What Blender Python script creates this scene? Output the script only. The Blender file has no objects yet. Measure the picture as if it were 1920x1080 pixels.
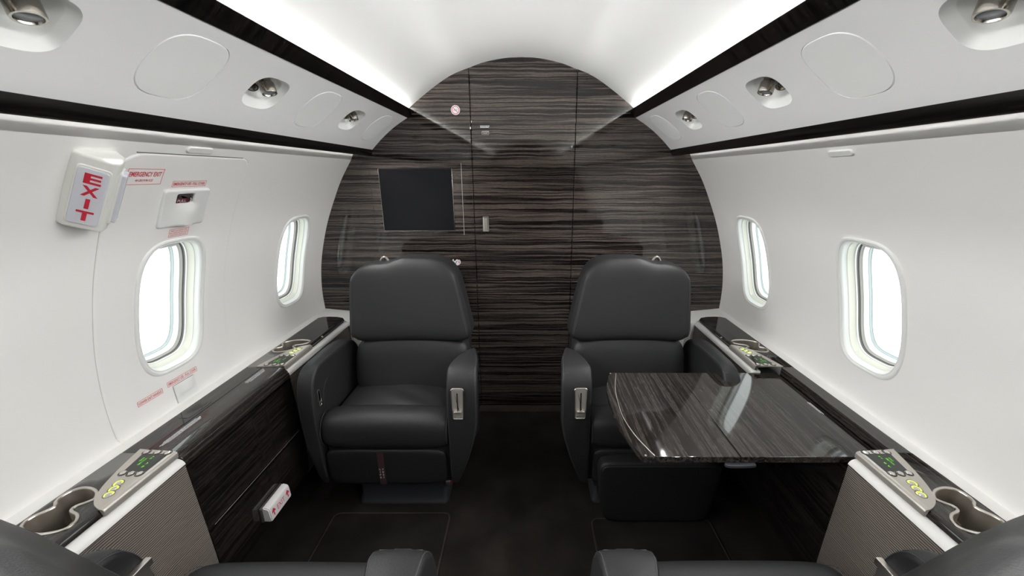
import bpy, bmesh, math, random
from mathutils import Vector, Matrix
R = random.Random(7)
PI = math.pi
scene = bpy.context.scene
COL = scene.collection
rad = math.radians

# ------------------------------------------------------------------ materials
def new_mat(name):
    m = bpy.data.materials.new(name); m.use_nodes = True
    nt = m.node_tree; b = nt.nodes['Principled BSDF']
    return m, nt, b
def simple(name, col, rough=.5, metal=0., spec=.5, bump=0., bscale=300., coat=0., emit=None, es=0., stretch=None):
    m, nt, b = new_mat(name)
    b.inputs['Base Color'].default_value = (*col, 1)
    b.inputs['Roughness'].default_value = rough
    b.inputs['Metallic'].default_value = metal
    b.inputs['Specular IOR Level'].default_value = spec
    b.inputs['Coat Weight'].default_value = coat
    b.inputs['Coat Roughness'].default_value = .08
    if emit:
        b.inputs['Emission Color'].default_value = (*emit, 1); b.inputs['Emission Strength'].default_value = es
    if bump:
        g = nt.nodes.new('ShaderNodeNewGeometry'); mp = nt.nodes.new('ShaderNodeMapping')
        n = nt.nodes.new('ShaderNodeTexNoise'); n.inputs['Scale'].default_value = bscale; n.inputs['Detail'].default_value = 3
        if stretch: mp.inputs['Scale'].default_value = stretch
        bp = nt.nodes.new('ShaderNodeBump'); bp.inputs['Strength'].default_value = bump; bp.inputs['Distance'].default_value = .002
        nt.links.new(g.outputs['Position'], mp.inputs['Vector']); nt.links.new(mp.outputs['Vector'], n.inputs['Vector'])
        nt.links.new(n.outputs['Fac'], bp.inputs['Height']); nt.links.new(bp.outputs['Normal'], b.inputs['Normal'])
    return m
def wood(name, scl, cols, rough=.05, warp=.006, spec=.65):
    m, nt, b = new_mat(name); N = nt.nodes; L = nt.links
    g = N.new('ShaderNodeNewGeometry')
    w = N.new('ShaderNodeTexNoise'); w.inputs['Scale'].default_value = 4.; w.inputs['Detail'].default_value = 2
    mp0 = N.new('ShaderNodeMapping'); mp0.inputs['Scale'].default_value = tuple(2.2 if s < 10 else 5. for s in scl)
    L.new(g.outputs['Position'], mp0.inputs['Vector']); L.new(mp0.outputs['Vector'], w.inputs['Vector'])
    sub = N.new('ShaderNodeVectorMath'); sub.operation = 'SUBTRACT'; sub.inputs[1].default_value = (.5, .5, .5)
    sc = N.new('ShaderNodeVectorMath'); sc.operation = 'SCALE'; sc.inputs['Scale'].default_value = warp * 2
    L.new(w.outputs['Color'], sub.inputs[0]); L.new(sub.outputs[0], sc.inputs[0])
    ad = N.new('ShaderNodeVectorMath'); L.new(g.outputs['Position'], ad.inputs[0]); L.new(sc.outputs[0], ad.inputs[1])
    mp = N.new('ShaderNodeMapping'); mp.inputs['Scale'].default_value = scl
    L.new(ad.outputs[0], mp.inputs['Vector'])
    n1 = N.new('ShaderNodeTexNoise'); n1.inputs['Scale'].default_value = 1.; n1.inputs['Detail'].default_value = 3.; n1.inputs['Roughness'].default_value = .62
    L.new(mp.outputs['Vector'], n1.inputs['Vector'])
    cr = N.new('ShaderNodeValToRGB'); e = cr.color_ramp.elements
    pos = [.36, .46, .52, .58, .68]
    e[0].position = pos[0]; e[0].color = (*cols[0], 1); e[1].position = pos[1]; e[1].color = (*cols[1], 1)
    for p, c in zip(pos[2:], cols[2:]):
        x = e.new(p); x.color = (*c, 1)
    L.new(n1.outputs['Fac'], cr.inputs['Fac'])
    # fine pore speckle along the grain
    mp2 = N.new('ShaderNodeMapping'); mp2.inputs['Scale'].default_value = tuple(60. if s < 10 else 700. for s in scl)
    L.new(g.outputs['Position'], mp2.inputs['Vector'])
    n2 = N.new('ShaderNodeTexNoise'); n2.inputs['Scale'].default_value = 1.; n2.inputs['Detail'].default_value = 1
    L.new(mp2.outputs['Vector'], n2.inputs['Vector'])
    mr = N.new('ShaderNodeMapRange'); mr.inputs['From Min'].default_value = .3; mr.inputs['From Max'].default_value = .7
    mr.inputs['To Min'].default_value = .72; mr.inputs['To Max'].default_value = 1.2
    L.new(n2.outputs['Fac'], mr.inputs['Value'])
    mx = N.new('ShaderNodeVectorMath'); mx.operation = 'SCALE'
    L.new(cr.outputs['Color'], mx.inputs[0]); L.new(mr.outputs['Result'], mx.inputs['Scale'])
    L.new(mx.outputs[0], b.inputs['Base Color'])
    b.inputs['Roughness'].default_value = rough; b.inputs['Specular IOR Level'].default_value = spec
    return m
EB = [(.0075, .0058, .0056), (.024, .0190, .0180), (.056, .0455, .0415), (.125, .102, .089), (.038, .0305, .028)]
EB2 = [(.0110, .0092, .0084), (.019, .0162, .0148), (.031, .0265, .024), (.052, .0445, .0395), (.024, .0205, .0185)]
EB3 = [(.0022, .0018, .0018), (.0040, .0033, .0031), (.0062, .0052, .0047), (.0105, .0085, .0075), (.0046, .0038, .0035)]
M = {}
M['wall'] = simple('wall_vinyl', (.855, .848, .832), .6, bump=.12, bscale=900)
M['hatch'] = simple('hatch_vinyl', (.855, .848, .832), .6, bump=.12, bscale=900)
M['psu'] = simple('overhead_paint', (.90, .90, .905), .42, bump=.05, bscale=1200)
M['lid'] = simple('access_cover_paint', (.91, .915, .915), .4, bump=.04, bscale=1200)
M['lid_lit'] = simple('access_cover_lit', (.96, .97, .97), .5)  # cover colour whitened to carry the stronger light on the far cover
M['ceil'] = simple('ceiling_vinyl', (.69, .695, .685), .6, bump=.06, bscale=900)
M['ledge'] = simple('ledge_paint', (.88, .87, .855), .5)
M['bolster'] = simple('bolster_vinyl', (.82, .815, .80), .4, bump=.06, bscale=900)
M['frame'] = simple('window_white', (.80, .81, .80), .3)
M['cream'] = simple('window_cream', (.74, .745, .67), .35)
M['gasket'] = simple('window_gasket', (.15, .145, .14), .5)
M['greyring'] = simple('window_grey_seal', (.36, .35, .33), .5)
M['bluering'] = simple('acrylic_edge', (.42, .48, .50), .3)
M['bulk'] = wood('bulkhead_ebony', (1.4, 1.4, 135.), EB, spec=.6)
M['wood'] = wood('console_ebony', (130., 1.6, 130.), EB2, rough=.06)
M['dwood'] = wood('cabinet_ebony', (150., 1.8, 150.), [tuple(v * 2.3 for v in c) for c in EB3], rough=.07, spec=.5)
M['rail'] = wood('rail_ebony', (95., 2.2, 95.), EB3, rough=.25, spec=.3)
M['railx'] = wood('upper_rail_ebony', (2.2, 95., 2.2), EB3, rough=.25, spec=.3)
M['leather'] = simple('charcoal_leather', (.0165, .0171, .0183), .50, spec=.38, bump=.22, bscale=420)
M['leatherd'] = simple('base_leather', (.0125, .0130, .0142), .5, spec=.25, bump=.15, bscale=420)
M['stitch'] = simple('stitching', (.05, .052, .053), .6)
M['plinth'] = simple('seat_plinth_paint', (.030, .032, .038), .45)
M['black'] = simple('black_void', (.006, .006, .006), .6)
M['rubber'] = simple('cup_pad_rubber', (.03, .03, .031), .85, bump=.3, bscale=1500)
M['nickel'] = simple('satin_nickel', (.62, .585, .54), .30, metal=1., bump=.05, bscale=2000)
M['nickelp'] = simple('panel_champagne', (.60, .565, .52), .36, metal=.7)
M['groove'] = simple('button_groove', (.06, .05, .045), .5)
M['button'] = simple('button_nickel', (.78, .75, .71), .18, metal=1.)
M['chrome'] = simple('brushed_chrome', (.46, .43, .39), .20, metal=1., bump=.10, bscale=500, stretch=(1, .05, 1))
M['cup'] = simple('cup_brushed_steel', (.55, .50, .44), .42, metal=.9, bump=.10, bscale=60, stretch=(1, 1, 30))
M['lens'] = simple('lamp_lens', (.32, .33, .35), .08, spec=.8)
M['screen'] = simple('screen_glass', (.0085, .009, .0115), .3, spec=.2)
M['lcd'] = simple('display_glass', (.012, .014, .014), .03, spec=.8)
M['lcdtext'] = simple('display_green', (.05, .3, .0), .5, emit=(.15, .85, .02), es=.35)
M['lime'] = simple('lime_ring', (.5, .7, .0), .5, emit=(.72, .95, .02), es=.7)
M['red'] = simple('placard_red', (.58, .02, .045), .5)
M['lred'] = simple('print_red', (.66, .06, .08), .5)
M['signface'] = simple('sign_face', (.66, .67, .73), .25)
M['signbody'] = simple('sign_body', (.78, .78, .75), .35)
M['smoke'] = simple('smoked_plastic', (.06, .055, .055), .25)
M['lampwhite'] = simple('floor_lamp_white', (.70, .69, .69), .35)
M['white'] = simple('white_print', (.75, .76, .78), .5)
M['led'] = simple('led_strip', (1, 1, 1), .5, emit=(1., .985, .97), es=13.)
M['wash'] = simple('wash_strip', (1, 1, 1), .5, emit=(1., .985, .965), es=1.2)
def carpet(name, c, s):
    m, nt, b = new_mat(name); N = nt.nodes; L = nt.links
    g = N.new('ShaderNodeNewGeometry'); n = N.new('ShaderNodeTexNoise'); n.inputs['Scale'].default_value = 7; n.inputs['Detail'].default_value = 4
    n2 = N.new('ShaderNodeTexNoise'); n2.inputs['Scale'].default_value = 700; n2.inputs['Detail'].default_value = 2
    L.new(g.outputs['Position'], n.inputs['Vector']); L.new(g.outputs['Position'], n2.inputs['Vector'])
    cr = N.new('ShaderNodeValToRGB'); cr.color_ramp.elements[0].position = .35; cr.color_ramp.elements[1].position = .7
    cr.color_ramp.elements[0].color = (*[v * .7 for v in c], 1); cr.color_ramp.elements[1].color = (*[v * 1.4 for v in c], 1)
    L.new(n.outputs['Fac'], cr.inputs['Fac'])
    mr = N.new('ShaderNodeMapRange'); mr.inputs['To Min'].default_value = .5; mr.inputs['To Max'].default_value = 1.5
    L.new(n2.outputs['Fac'], mr.inputs['Value'])
    mx = N.new('ShaderNodeVectorMath'); mx.operation = 'SCALE'; L.new(cr.outputs['Color'], mx.inputs[0]); L.new(mr.outputs['Result'], mx.inputs['Scale'])
    L.new(mx.outputs[0], b.inputs['Base Color'])
    bp = N.new('ShaderNodeBump'); bp.inputs['Strength'].default_value = .8; bp.inputs['Distance'].default_value = .003
    L.new(n2.outputs['Fac'], bp.inputs['Height']); L.new(bp.outputs['Normal'], b.inputs['Normal'])
    b.inputs['Roughness'].default_value = 1.; b.inputs['Specular IOR Level'].default_value = .1
    b.inputs['Sheen Weight'].default_value = .0
    return m
M['carpet'] = carpet('cabin_carpet', (.0145, .0122, .0108), 1)
M['carpet2'] = carpet('carpet_panel_pile', (.0118, .0102, .0092), 1)
M['binding'] = carpet('carpet_binding', (.034, .0275, .023), 1)
M['sill'] = carpet('threshold_pile', (.032, .026, .022), 1)
def ribbed():
    m, nt, b = new_mat('ribbed_taupe_fabric'); N = nt.nodes; L = nt.links
    g = N.new('ShaderNodeNewGeometry')
    w = N.new('ShaderNodeTexNoise'); w.inputs['Scale'].default_value = 9.; w.inputs['Detail'].default_value = 3
    L.new(g.outputs['Position'], w.inputs['Vector'])
    sub = N.new('ShaderNodeVectorMath'); sub.operation = 'SUBTRACT'; sub.inputs[1].default_value = (.5, .5, .5)
    sc = N.new('ShaderNodeVectorMath'); sc.operation = 'SCALE'; sc.inputs['Scale'].default_value = .012
    ad = N.new('ShaderNodeVectorMath')
    L.new(w.outputs['Color'], sub.inputs[0]); L.new(sub.outputs[0], sc.inputs[0]); L.new(g.outputs['Position'], ad.inputs[0]); L.new(sc.outputs[0], ad.inputs[1])
    mp = N.new('ShaderNodeMapping'); mp.inputs['Scale'].default_value = (0, 14, 300); mp.inputs['Rotation'].default_value = (0, 0, 0)
    L.new(ad.outputs[0], mp.inputs['Vector'])
    n = N.new('ShaderNodeTexWave'); n.wave_type = 'BANDS'; n.bands_direction = 'Z'; n.inputs['Scale'].default_value = .19; n.inputs['Distortion'].default_value = 2.6; n.inputs['Detail'].default_value = 1
    L.new(mp.outputs['Vector'], n.inputs['Vector'])
    cr = N.new('ShaderNodeValToRGB'); e = cr.color_ramp.elements
    e[0].position = .12; e[0].color = (.040, .033, .029, 1); e[1].position = .50; e[1].color = (.215, .183, .160, 1)
    L.new(n.outputs['Fac'], cr.inputs['Fac']); L.new(cr.outputs['Color'], b.inputs['Base Color'])
    bp = N.new('ShaderNodeBump'); bp.inputs['Strength'].default_value = .5; bp.inputs['Distance'].default_value = .002
    L.new(n.outputs['Fac'], bp.inputs['Height']); L.new(bp.outputs['Normal'], b.inputs['Normal'])
    b.inputs['Roughness'].default_value = .7
    return m
M['fabric'] = ribbed()
def pane_mat():
    m = bpy.data.materials.new('clear_acrylic'); m.use_nodes = True; nt = m.node_tree; nt.nodes.clear()
    o = nt.nodes.new('ShaderNodeOutputMaterial'); t = nt.nodes.new('ShaderNodeBsdfTransparent'); g = nt.nodes.new('ShaderNodeBsdfGlossy')
    t.inputs['Color'].default_value = (.97, .985, .98, 1); g.inputs['Roughness'].default_value = .02
    mx = nt.nodes.new('ShaderNodeMixShader'); mx.inputs['Fac'].default_value = .05
    nt.links.new(t.outputs[0], mx.inputs[1]); nt.links.new(g.outputs[0], mx.inputs[2]); nt.links.new(mx.outputs[0], o.inputs[0])
    return m
M['pane'] = pane_mat()

# ------------------------------------------------------------------ mesh tools
class MB:
    def __init__(s): s.v = []; s.f = []; s.mi = []
    def add(s, vs, fs, mi=0):
        o = len(s.v); s.v += [tuple(v) for v in vs]; s.f += [tuple(i + o for i in f) for f in fs]; s.mi += [mi] * len(fs); return s
    def box(s, a, b, mi=0, bev=0., seg=2):
        (x0, y0, z0), (x1, y1, z1) = a, b
        if not bev:
            vs = [(x, y, z) for z in (z0, z1) for y in (y0, y1) for x in (x0, x1)]
            return s.add(vs, [(0, 2, 3, 1), (4, 5, 7, 6), (0, 1, 5, 4), (2, 6, 7, 3), (0, 4, 6, 2), (1, 3, 7, 5)], mi)
        bm = bmesh.new(); bmesh.ops.create_cube(bm, size=1.)
        for v in bm.verts: v.co = Vector(((x0 + x1) / 2 + v.co.x * (x1 - x0), (y0 + y1) / 2 + v.co.y * (y1 - y0), (z0 + z1) / 2 + v.co.z * (z1 - z0)))
        bmesh.ops.bevel(bm, geom=bm.edges[:], offset=bev, segments=seg, profile=.5, affect='EDGES')
        return s.addbm(bm, mi)
    def addbm(s, bm, mi=0, fn=None):
        bm.verts.ensure_lookup_table(); bm.verts.index_update()
        vs = [tuple(fn(v.co)) if fn else tuple(v.co) for v in bm.verts]
        fs = [tuple(v.index for v in f.verts) for f in bm.faces]; bm.free()
        return s.add(vs, fs, mi)
    def loft(s, rings, mi=0, close=True, cap0=False, cap1=False, mis=None):
        n = len(rings[0]); o = len(s.v)
        for r in rings: s.v += [tuple(p) for p in r]
        for k in range(len(rings) - 1):
            for i in range(n if close else n - 1):
                j = (i + 1) % n
                s.f.append((o + k * n + i, o + k * n + j, o + (k + 1) * n + j, o + (k + 1) * n + i)); s.mi.append(mis[k] if mis else mi)
        if cap0: s.f.append(tuple(o + i for i in range(n))[::-1]); s.mi.append(mis[0] if mis else mi)
        if cap1: s.f.append(tuple(o + (len(rings) - 1) * n + i for i in range(n))); s.mi.append(mis[-1] if mis else mi)
        return s
    def tube(s, pts, r, mi=0, seg=8, cap=True, closed=False):
        pts = [Vector(p) for p in pts]; rings = []; n = len(pts); up = None
        for i, p in enumerate(pts):
            if closed: d = pts[(i + 1) % n] - pts[i - 1]
            else: d = pts[min(i + 1, n - 1)] - pts[max(i - 1, 0)]
            d.normalize()
            if up is None:
                up = Vector((0, 0, 1)) if abs(d.z) < .9 else Vector((1, 0, 0))
            a = d.cross(up).normalized(); b = a.cross(d).normalized(); up = b
            rr = r[i] if isinstance(r, (list, tuple)) else r
            rings.append([p + a * (rr * math.cos(t)) + b * (rr * math.sin(t)) for t in (2 * PI * k / seg for k in range(seg))])
        if closed: rings.append(rings[0])
        return s.loft(rings, mi, True, cap and not closed, cap and not closed)
    def prism(s, poly, fn, a, b, mi=0, steps=1):      # poly of 2d points, fn(u,v,t)
        rings = [[fn(u, v, a + (b - a) * k / steps) for u, v in poly] for k in range(steps + 1)]
        return s.loft(rings, mi, True, True, True)
    def plate(s, loop, z0, z1, bev=0., mi=0, fn=None, seg=2):    # rounded-edge plate from a 2d loop
        fn = fn or (lambda x, y, z: (x, y, z))
        rings = [[fn(x, y, z0) for x, y in loop]]
        if bev:
            for k in range(seg + 1):
                t = k / seg * PI / 2; d = bev * (1 - math.cos(t)); z = z1 - bev + bev * math.sin(t)
                rings.append([fn(x, y, z) for x, y in offset_loop(loop, -d)])
        else: rings.append([fn(x, y, z1) for x, y in loop])
        return s.loft(rings, mi, True, True, True)
    def merge(s, o, fn=None, mi=None):
        return s.add([fn(Vector(v)) if fn else v for v in o.v], o.f, 0 if mi is None else mi)
def offset_loop(loop, d):
    n = len(loop); A = sum(loop[i][0] * loop[(i + 1) % n][1] - loop[(i + 1) % n][0] * loop[i][1] for i in range(n))
    sg = 1 if A > 0 else -1; out = []
    for i in range(n):
        p0, p1, p2 = Vector(loop[i - 1]), Vector(loop[i]), Vector(loop[(i + 1) % n])
        e1 = (p1 - p0); e2 = (p2 - p1)
        if e1.length < 1e-9: e1 = e2
        if e2.length < 1e-9: e2 = e1
        e1.normalize(); e2.normalize()
        n1 = Vector((e1.y, -e1.x)) * sg; n2 = Vector((e2.y, -e2.x)) * sg
        m = n1 + n2; m = m / max(m.length, 1e-6); c = max(m.dot(n1), .5)
        q = p1 + m * (d / c); out.append((q.x, q.y))
    return out
def smooth_closed(pts, k=6):
    n = len(pts); out = []
    for i in range(n):
        p0, p1, p2, p3 = (Vector(pts[(i + j) % n]) for j in (-1, 0, 1, 2))
        for a in range(k):
            t = a / k
            out.append(tuple(.5 * ((2 * p1) + (p2 - p0) * t + (2 * p0 - 5 * p1 + 4 * p2 - p3) * t * t + (3 * p1 - p0 - 3 * p2 + p3) * t ** 3)))
    return out
def smooth_open(pts, k=6):
    n = len(pts); out = []
    for i in range(n - 1):
        p1, p2 = Vector(pts[i]), Vector(pts[i + 1])
        p0 = Vector(pts[i - 1]) if i else p1 * 2 - p2
        p3 = Vector(pts[i + 2]) if i + 2 < n else p2 * 2 - p1
        for a in range(k):
            t = a / k
            out.append(tuple(.5 * ((2 * p1) + (p2 - p0) * t + (2 * p0 - 5 * p1 + 4 * p2 - p3) * t * t + (3 * p1 - p0 - 3 * p2 + p3) * t ** 3)))
    out.append(tuple(pts[-1])); return out
def rrect(x0, y0, x1, y1, r, k=5):
    rs = r if isinstance(r, (list, tuple)) else [r] * 4
    out = []
    for (cx, cy, a, q) in ((x1 - rs[0], y1 - rs[0], 0, rs[0]), (x0 + rs[1], y1 - rs[1], 90, rs[1]), (x0 + rs[2], y0 + rs[2], 180, rs[2]), (x1 - rs[3], y0 + rs[3], 270, rs[3])):
        for i in range(k + 1):
            t = rad(a + 90 * i / k); out.append((cx + q * math.cos(t), cy + q * math.sin(t)))
    return out
def circ(cx, cy, r, n=24): return [(cx + r * math.cos(2 * PI * i / n), cy + r * math.sin(2 * PI * i / n)) for i in range(n)]
def sgp(v, e): return math.copysign(abs(v) ** e, v)
def superring(a, b, n, k): return [(a * sgp(math.cos(t), 2 / n), b * sgp(math.sin(t), 2 / n)) for t in (2 * PI * i / k for i in range(k))]
def resample_closed(pts, k):
    P = [Vector(p) for p in pts] + [Vector(pts[0])]; d = [0]
    for a, b in zip(P, P[1:]): d.append(d[-1] + (b - a).length)
    out = []; j = 0
    for i in range(k):
        t = d[-1] * i / k
        while d[j + 1] < t: j += 1
        f = (t - d[j]) / max(d[j + 1] - d[j], 1e-9); out.append(tuple(P[j].lerp(P[j + 1], f)))
    return out
def resample_open(pts, k):
    P = [Vector(p) for p in pts]; d = [0]
    for a, b in zip(P, P[1:]): d.append(d[-1] + (b - a).length)
    out = []; j = 0
    for i in range(k):
        t = d[-1] * i / (k - 1)
        while j < len(P) - 2 and d[j + 1] < t: j += 1
        f = (t - d[j]) / max(d[j + 1] - d[j], 1e-9); out.append(tuple(P[j].lerp(P[j + 1], f)))
    return out
def softbox(c, h, n1=5., n2=5., fn=None, kr=56, kv=26):     # rounded cushion block; centre, half sizes
    ring = resample_closed(superring(1, 1, n1, 160), kr)
    prof = resample_open([(max(math.cos(t), 0) ** (2 / n2), sgp(math.sin(t), 2 / n2)) for t in (-PI / 2 + PI * i / 160 for i in range(161))], kv)
    mb = MB(); rings = []
    for (r, z) in prof:
        r = max(r, .002)
        ps = [Vector((c[0] + h[0] * x * r, c[1] + h[1] * y * r, c[2] + h[2] * z)) for x, y in ring]
        rings.append([fn(p) if fn else p for p in ps])
    return mb.loft(rings, 0, True, True, True)

BASE = {}
WNM = {'bulkhead_ebony', 'console_ebony', 'cabinet_ebony', 'panel_champagne', 'satin_nickel', 'sign_face', 'sign_body', 'ledge_paint', 'floor_lamp_white', 'window_white', 'seat_plinth_paint'}
def make(name, mb, mats, parent=None, smooth=True, angle=35, origin=None):
    mats = mats if isinstance(mats, (list, tuple)) else [mats]
    vs = [Vector(v) for v in mb.v]
    if parent is not None: off = BASE[parent.name]
    else:
        xs = [v.x for v in vs]; ys = [v.y for v in vs]; zs = [v.z for v in vs]
        off = Vector(origin) if origin else Vector(((min(xs) + max(xs)) / 2, (min(ys) + max(ys)) / 2, min(zs)))
    me = bpy.data.meshes.new(name); me.from_pydata([v - off for v in vs], [], mb.f)
    for m in mats: me.materials.append(m)
    me.polygons.foreach_set('material_index', mb.mi)
    bm = bmesh.new(); bm.from_mesh(me); bmesh.ops.remove_doubles(bm, verts=bm.verts, dist=2e-6)
    bmesh.ops.recalc_face_normals(bm, faces=bm.faces); bm.to_mesh(me); bm.free()
    if smooth:
        me.polygons.foreach_set('use_smooth', [True] * len(me.polygons)); me.set_sharp_from_angle(angle=rad(angle))
    me.update()
    o = bpy.data.objects.new(name, me); COL.objects.link(o)
    if smooth and mats[0].name.split('.')[0] in WNM:
        w_ = o.modifiers.new('normals', 'WEIGHTED_NORMAL'); w_.keep_sharp = True; w_.weight = 80
    BASE[o.name] = off
    if parent is not None: o.parent = parent
    else: o.location = off
    return o
def tag(o, label, cat, group=None):
    o['label'] = label; o['category'] = cat
    if group: o['group'] = group
    return o
def struct(o): o['kind'] = 'structure'; return o
def thing(name, label, cat, loc, group=None):
    o = bpy.data.objects.new(name, None); o.empty_display_size = .05; COL.objects.link(o); o.location = loc; BASE[o.name] = Vector(loc)
    return tag(o, label, cat, group)
def sthing(name, loc):
    o = bpy.data.objects.new(name, None); COL.objects.link(o); o.location = loc; BASE[o.name] = Vector(loc); o['kind'] = 'structure'; return o
def lab(o, s): o['label'] = s; return o

_tc = {}
def text2d(s, bold=0.):
    k = (s, bold)
    if k in _tc: return _tc[k]
    cu = bpy.data.curves.new('t', 'FONT'); cu.body = s; cu.size = 1; cu.offset = bold; cu.resolution_u = 3
    cu.align_x = 'CENTER'; cu.align_y = 'CENTER'
    ob = bpy.data.objects.new('t', cu); COL.objects.link(ob)
    dg = bpy.context.evaluated_depsgraph_get(); me = bpy.data.meshes.new_from_object(ob.evaluated_get(dg))
    vs = [(v.co.x, v.co.y) for v in me.vertices]; fs = [tuple(p.vertices) for p in me.polygons]
    bpy.data.objects.remove(ob); bpy.data.curves.remove(cu); bpy.data.meshes.remove(me)
    xs = [v[0] for v in vs]; ys = [v[1] for v in vs]; x0, x1, y0, y1 = min(xs), max(xs), min(ys), max(ys)
    vs = [((x - (x0 + x1) / 2) / (x1 - x0), (y - (y0 + y1) / 2) / (y1 - y0)) for x, y in vs]   # unit box centred
    _tc[k] = (vs, fs); return _tc[k]
def put_text(mb, s, cx, cy, w, h, fn, mi=0, bold=0.):     # fn(u,v)->3d
    vs, fs = text2d(s, bold)
    mb.add([fn(cx + x * w, cy + y * h) for x, y in vs], fs, mi)
def frame_lines(mb, x0, y0, x1, y1, t, fn, mi=0):
    for (a, b, c, d) in ((x0, y0, x1, y0 + t), (x0, y1 - t, x1, y1), (x0, y0 + t, x0 + t, y1 - t), (x1 - t, y0 + t, x1, y1 - t)):
        n = 6
        for k in range(n):
            if c - a > d - b: q = [(a + (c - a) * k / n, b), (a + (c - a) * (k + 1) / n, b), (a + (c - a) * (k + 1) / n, d), (a + (c - a) * k / n, d)]
            else: q = [(a, b + (d - b) * k / n), (c, b + (d - b) * k / n), (c, b + (d - b) * (k + 1) / n), (a, b + (d - b) * (k + 1) / n)]
            mb.add([fn(*p) for p in q], [(0, 1, 2, 3)], mi)

# ------------------------------------------------------------------ cabin section surfaces
YB, YF = -2.7, 1.9
WALLP = [(.783, 1.373), (.79, 1.351), (.802, 1.327), (.863, 1.232), (.915, 1.128), (.960, 1.025), (.995, .92), (1.018, .83), (1.032, .74), (1.037, .66), (1.035, .58), (1.03, .45), (1.02, .25), (1.01, -.002)]
PSUP = [(.5165, 1.5107), (.56, 1.485), (.607, 1.4525), (.655, 1.412), (.698, 1.370)]
class Surf:
    def __init__(s, prof, side, s0=0.):
        s.p = smooth_open([Vector(p) for p in prof], 8); s.side = side; s.d = [0.]
        for a, b in zip(s.p, s.p[1:]): s.d.append(s.d[-1] + math.hypot(b[0] - a[0], b[1] - a[1]))
        s.s0 = s0; s.L = s.d[-1]
    def pos(s, t):
        t += s.s0; t = min(max(t, 0), s.L - 1e-6); i = 0
        while s.d[i + 1] < t: i += 1
        f = (t - s.d[i]) / (s.d[i + 1] - s.d[i]); return Vector(s.p[i]).lerp(Vector(s.p[i + 1]), f)
    def nrm(s, t):
        d = s.pos(t + .006) - s.pos(t - .006); d.normalize(); return Vector((d.y, -d.x)) if True else None
    def __call__(s, y, t, off=0.):
        p = s.pos(t); n = s.nrm(t)
        if n.x > 0: n = -n
        q = p + n * off; return Vector((s.side * q.x, y, q.y))
    def normal(s, t):
        n = s.nrm(t)
        if n.x > 0: n = -n
        return Vector((s.side * n.x, 0, n.y))
_s0 = math.hypot(.007, .022)
WL, WR = Surf(WALLP, -1, _s0), Surf(WALLP, 1, _s0)
PL, PR = Surf(PSUP, -1), Surf(PSUP, 1)
def outline(a, b, n, tlist): return [(a * sgp(math.cos(t), 2 / n), b * sgp(math.sin(t), 2 / n)) for t in tlist]
def strip_with_holes(surf, y0, y1, sl, cells, st=.02, off=0.):
    """cells: (yc, half_y, s_lo, s_hi, sc, a, b, n)"""
    ys = [y0, y1]
    for c in cells: ys += [c[0] - c[1], c[0] + c[1]]
    ys = sorted(set(round(v, 5) for v in ys)); Y = []
    for a, b in zip(ys, ys[1:]):
        k = max(1, round((b - a) / st)); Y += [a + (b - a) * i / k for i in range(k)]
    Y.append(ys[-1])
    sb = sorted(set([round(v, 5) for v in sl] + [round(v, 5) for c in cells for v in (c[2], c[3])])); S = []
    for a, b in zip(sb, sb[1:]):
        k = max(1, round((b - a) / st)); S += [a + (b - a) * i / k for i in range(k)]
    S.append(sb[-1]); mb = MB()
    def inside(ym, sm): return any(abs(ym - c[0]) < c[1] and c[2] < sm < c[3] for c in cells)
    idx = {}
    def vid(i, j):
        if (i, j) not in idx: idx[(i, j)] = len(mb.v); mb.v.append(tuple(surf(Y[i], S[j], off)))
        return idx[(i, j)]
    for i in range(len(Y) - 1):
        for j in range(len(S) - 1):
            if not inside((Y[i] + Y[i + 1]) / 2, (S[j] + S[j + 1]) / 2):
                mb.f.append((vid(i, j), vid(i + 1, j), vid(i + 1, j + 1), vid(i, j + 1))); mb.mi.append(0)
    for (yc, hy, slo, shi, sc, a, b, n) in cells:
        i0 = min(range(len(Y)), key=lambda i: abs(Y[i] - yc + hy)); i1 = min(range(len(Y)), key=lambda i: abs(Y[i] - yc - hy))
        j0 = min(range(len(S)), key=lambda j: abs(S[j] - slo)); j1 = min(range(len(S)), key=lambda j: abs(S[j] - shi))
        per = [(Y[i], S[j0]) for i in range(i0, i1)] + [(Y[i1], S[j]) for j in range(j0, j1)] + [(Y[i], S[j1]) for i in range(i1, i0, -1)] + [(Y[i0], S[j]) for j in range(j1, j0, -1)]
        hole_fill(mb, surf, per, yc, sc, a, b, n, off, hy, (shi - slo) / 2)
    return mb
def hole_fill(mb, surf, per, yc, sc, a, b, n, off, hy, hs, K=7):
    # dense perimeter so the opening stays round
    P = []
    for i in range(len(per)):
        p, q = per[i], per[(i + 1) % len(per)]
        P += [p, ((p[0] + q[0]) / 2, (p[1] + q[1]) / 2)]
    ts = [math.atan2((s - sc) / hs, (y - yc) / hy) for y, s in P]
    O = [(yc + a * sgp(math.cos(t), 2 / n), sc + b * sgp(math.sin(t), 2 / n)) for t in ts]
    rings = []
    for k in range(K + 1):
        f = k / K; rings.append([surf(p[0] + (o[0] - p[0]) * f, p[1] + (o[1] - p[1]) * f, off) for p, o in zip(P, O)])
    mb.loft(rings, 0)

WA, WB, WN, WSC = .1085, .2035, 3.7, .501
LWY = [1.635, 1.047, .46, -.13, -.72, -1.31]; RWY = [1.606, 1.028, .46, -.13, -.72, -1.31]
for surf, ys, nm in ((WL, LWY, 'wall_left'), (WR, RWY, 'wall_right')):
    cells = [(y, .18, .20, .80, WSC, WA, WB, WN) for y in ys]
    struct(make(nm, strip_with_holes(surf, YB, YF, [-.023, .0, .0269, .9, 1.40], cells), M['wall'], angle=60))
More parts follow.
